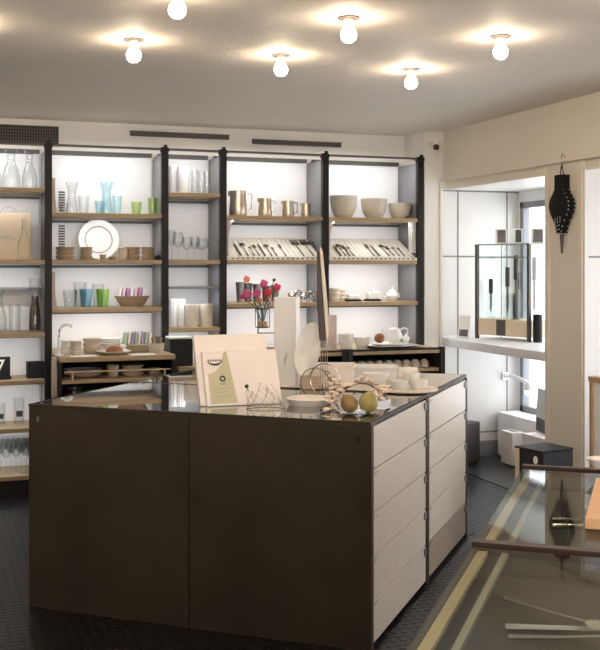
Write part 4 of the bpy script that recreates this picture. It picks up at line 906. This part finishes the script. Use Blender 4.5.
# below the ledge
zF = .03
x, y = camxy(0, 0)
def blk(name, label, cat, px, py, zb, w_, dd_, h_, rz, m, bev=.003):
    x, y = G(px, py, zb); return O(name, box(-w_/2, w_/2, 0, dd_, 0, h_), m, label, cat, (x, y, zb), rz, None, bev)
zF = .005
t = T('brown_cube', 'dark brown upholstered cube on the floor behind the island', 'cube', (4.11, 7.30, zF), math.radians(33))
P('body', box(-.29, 0, 0, .15, .012, .315), 'cube', t, .004); P('foot', box(-.28, -.01, .01, .14, 0, .012), 'black', t)
t = T('white_plinth', 'tall white plinth standing in front of the wide white box', 'plinth', (4.22, 7.0, zF)); P('body', box(0, .11, 0, .17, .012, .262), 'ivory', t, .003); P('foot', box(.008, .102, .008, .162, 0, .012), 'seam', t); P('recess', box(.03, .08, .03, .14, .262, .263), 'panel', t)
t = T('white_bench', 'wide low white box under the ledge behind the plinth', 'bench', (4.36, 6.9, zF)); P('body', box(0, .19, -.5, .56, .012, .36), 'white', t, .004); P('foot', box(.01, .18, -.48, .54, 0, .012), 'seam', t)
O('low_box', box(0, .14, -.48, 0, 0, .29), 'ivory', 'low beige box beside the white plinth', 'box', (4.2, 6.83, zF), 0, None, .003)
t = T('leaning_poster', 'print leaning upright against the pier, on the low box', 'poster', (4.29, SX(540, 4.29), zF+.291)); Tm = Matrix.Rotation(math.radians(6), 4, 'X')
P('sheet', MB().box(-.005, .005, -.10, .06, .002, .34, Tm), 'paper', t); P('picture', MB().box(-.0062, -.005, -.09, .05, .02, .12, Tm), 'photo', t)
# clamp spotlight
t = T('clamp_spot', 'white clamp spotlight shining below the ledge', 'lamp', (S(506, 7.48), 7.498, .646))
P('wall_plate', MB().box(-.03, .03, -.012, 0, -.03, .03), 'lamp', t, .003)
P('arm', MB().tube([(0, -.01, 0), (0, -.12, .012), (-.01, -.26, .0), (-.02, -.38, -.02)], .016), 'lamp', t); P('head', MB().lathe([(.0002, .035), (.03, .03), (.05, -.03), (.045, -.03), (.0002, .01)], T=Matrix.Translation((-.025, -.41, -.04))), 'lamp', t)
P('bulb', MB().ball((-.025, -.41, -.075), .036), 'spot', t)
# black box with oval hole in front of the pier
bx = camxy(1.296, 5.6); t = T('black_box', 'black lacquered box stand with a pale oval mark in front of the pier', 'box', (bx[0], bx[1], 0), -CA+math.radians(32))
P('body', box(0, .225, 0, .18, 0, .545), 'black', t, .003); P('side_panel', box(.002, .223, -.0015, 0.0, .01, .540), 'navy', t)
P('wood_edge', box(0, .225, .18, .212, 0, .545), 'card', t, .002)
P('oval_mark', MB().lathe([(.0002, 0), (.017, 0), (.016, .002), (.0002, .002)], seg=20, sx=1.3, T=Matrix.Translation((0, .055, .50)) @ Matrix.Rotation(-PI/2, 4, 'Y')), 'paper', t)
P('lid', box(-.004, .229, -.004, .216, .545, .555), 'black', t, .003)
# oak frame stand
Xq = 3.62; yq = SX(589, Xq)
t = T('oak_stand', 'oak-framed stand with pale panels at the right picture edge', 'stand', (Xq, yq, 0), 0); hq = EYE-(376-265)*dep(589, yq)/FPX
for a_, b_ in ((0, -.42), (0, -.03), (.12, -.42), (.12, -.03)): P('leg', box(a_, a_+.03, b_, b_+.03, 0, hq-.03), 'oak', t, .003)
P('top_frame', box(-.004, .154, -.424, .004, hq-.03, hq), 'oak', t, .003)
P('panel', box(.012, .018, -.39, -.03, .08, hq-.03), 'white', t); P('panel', box(.03, .12, -.018, -.012, .08, hq-.03), 'white', t)
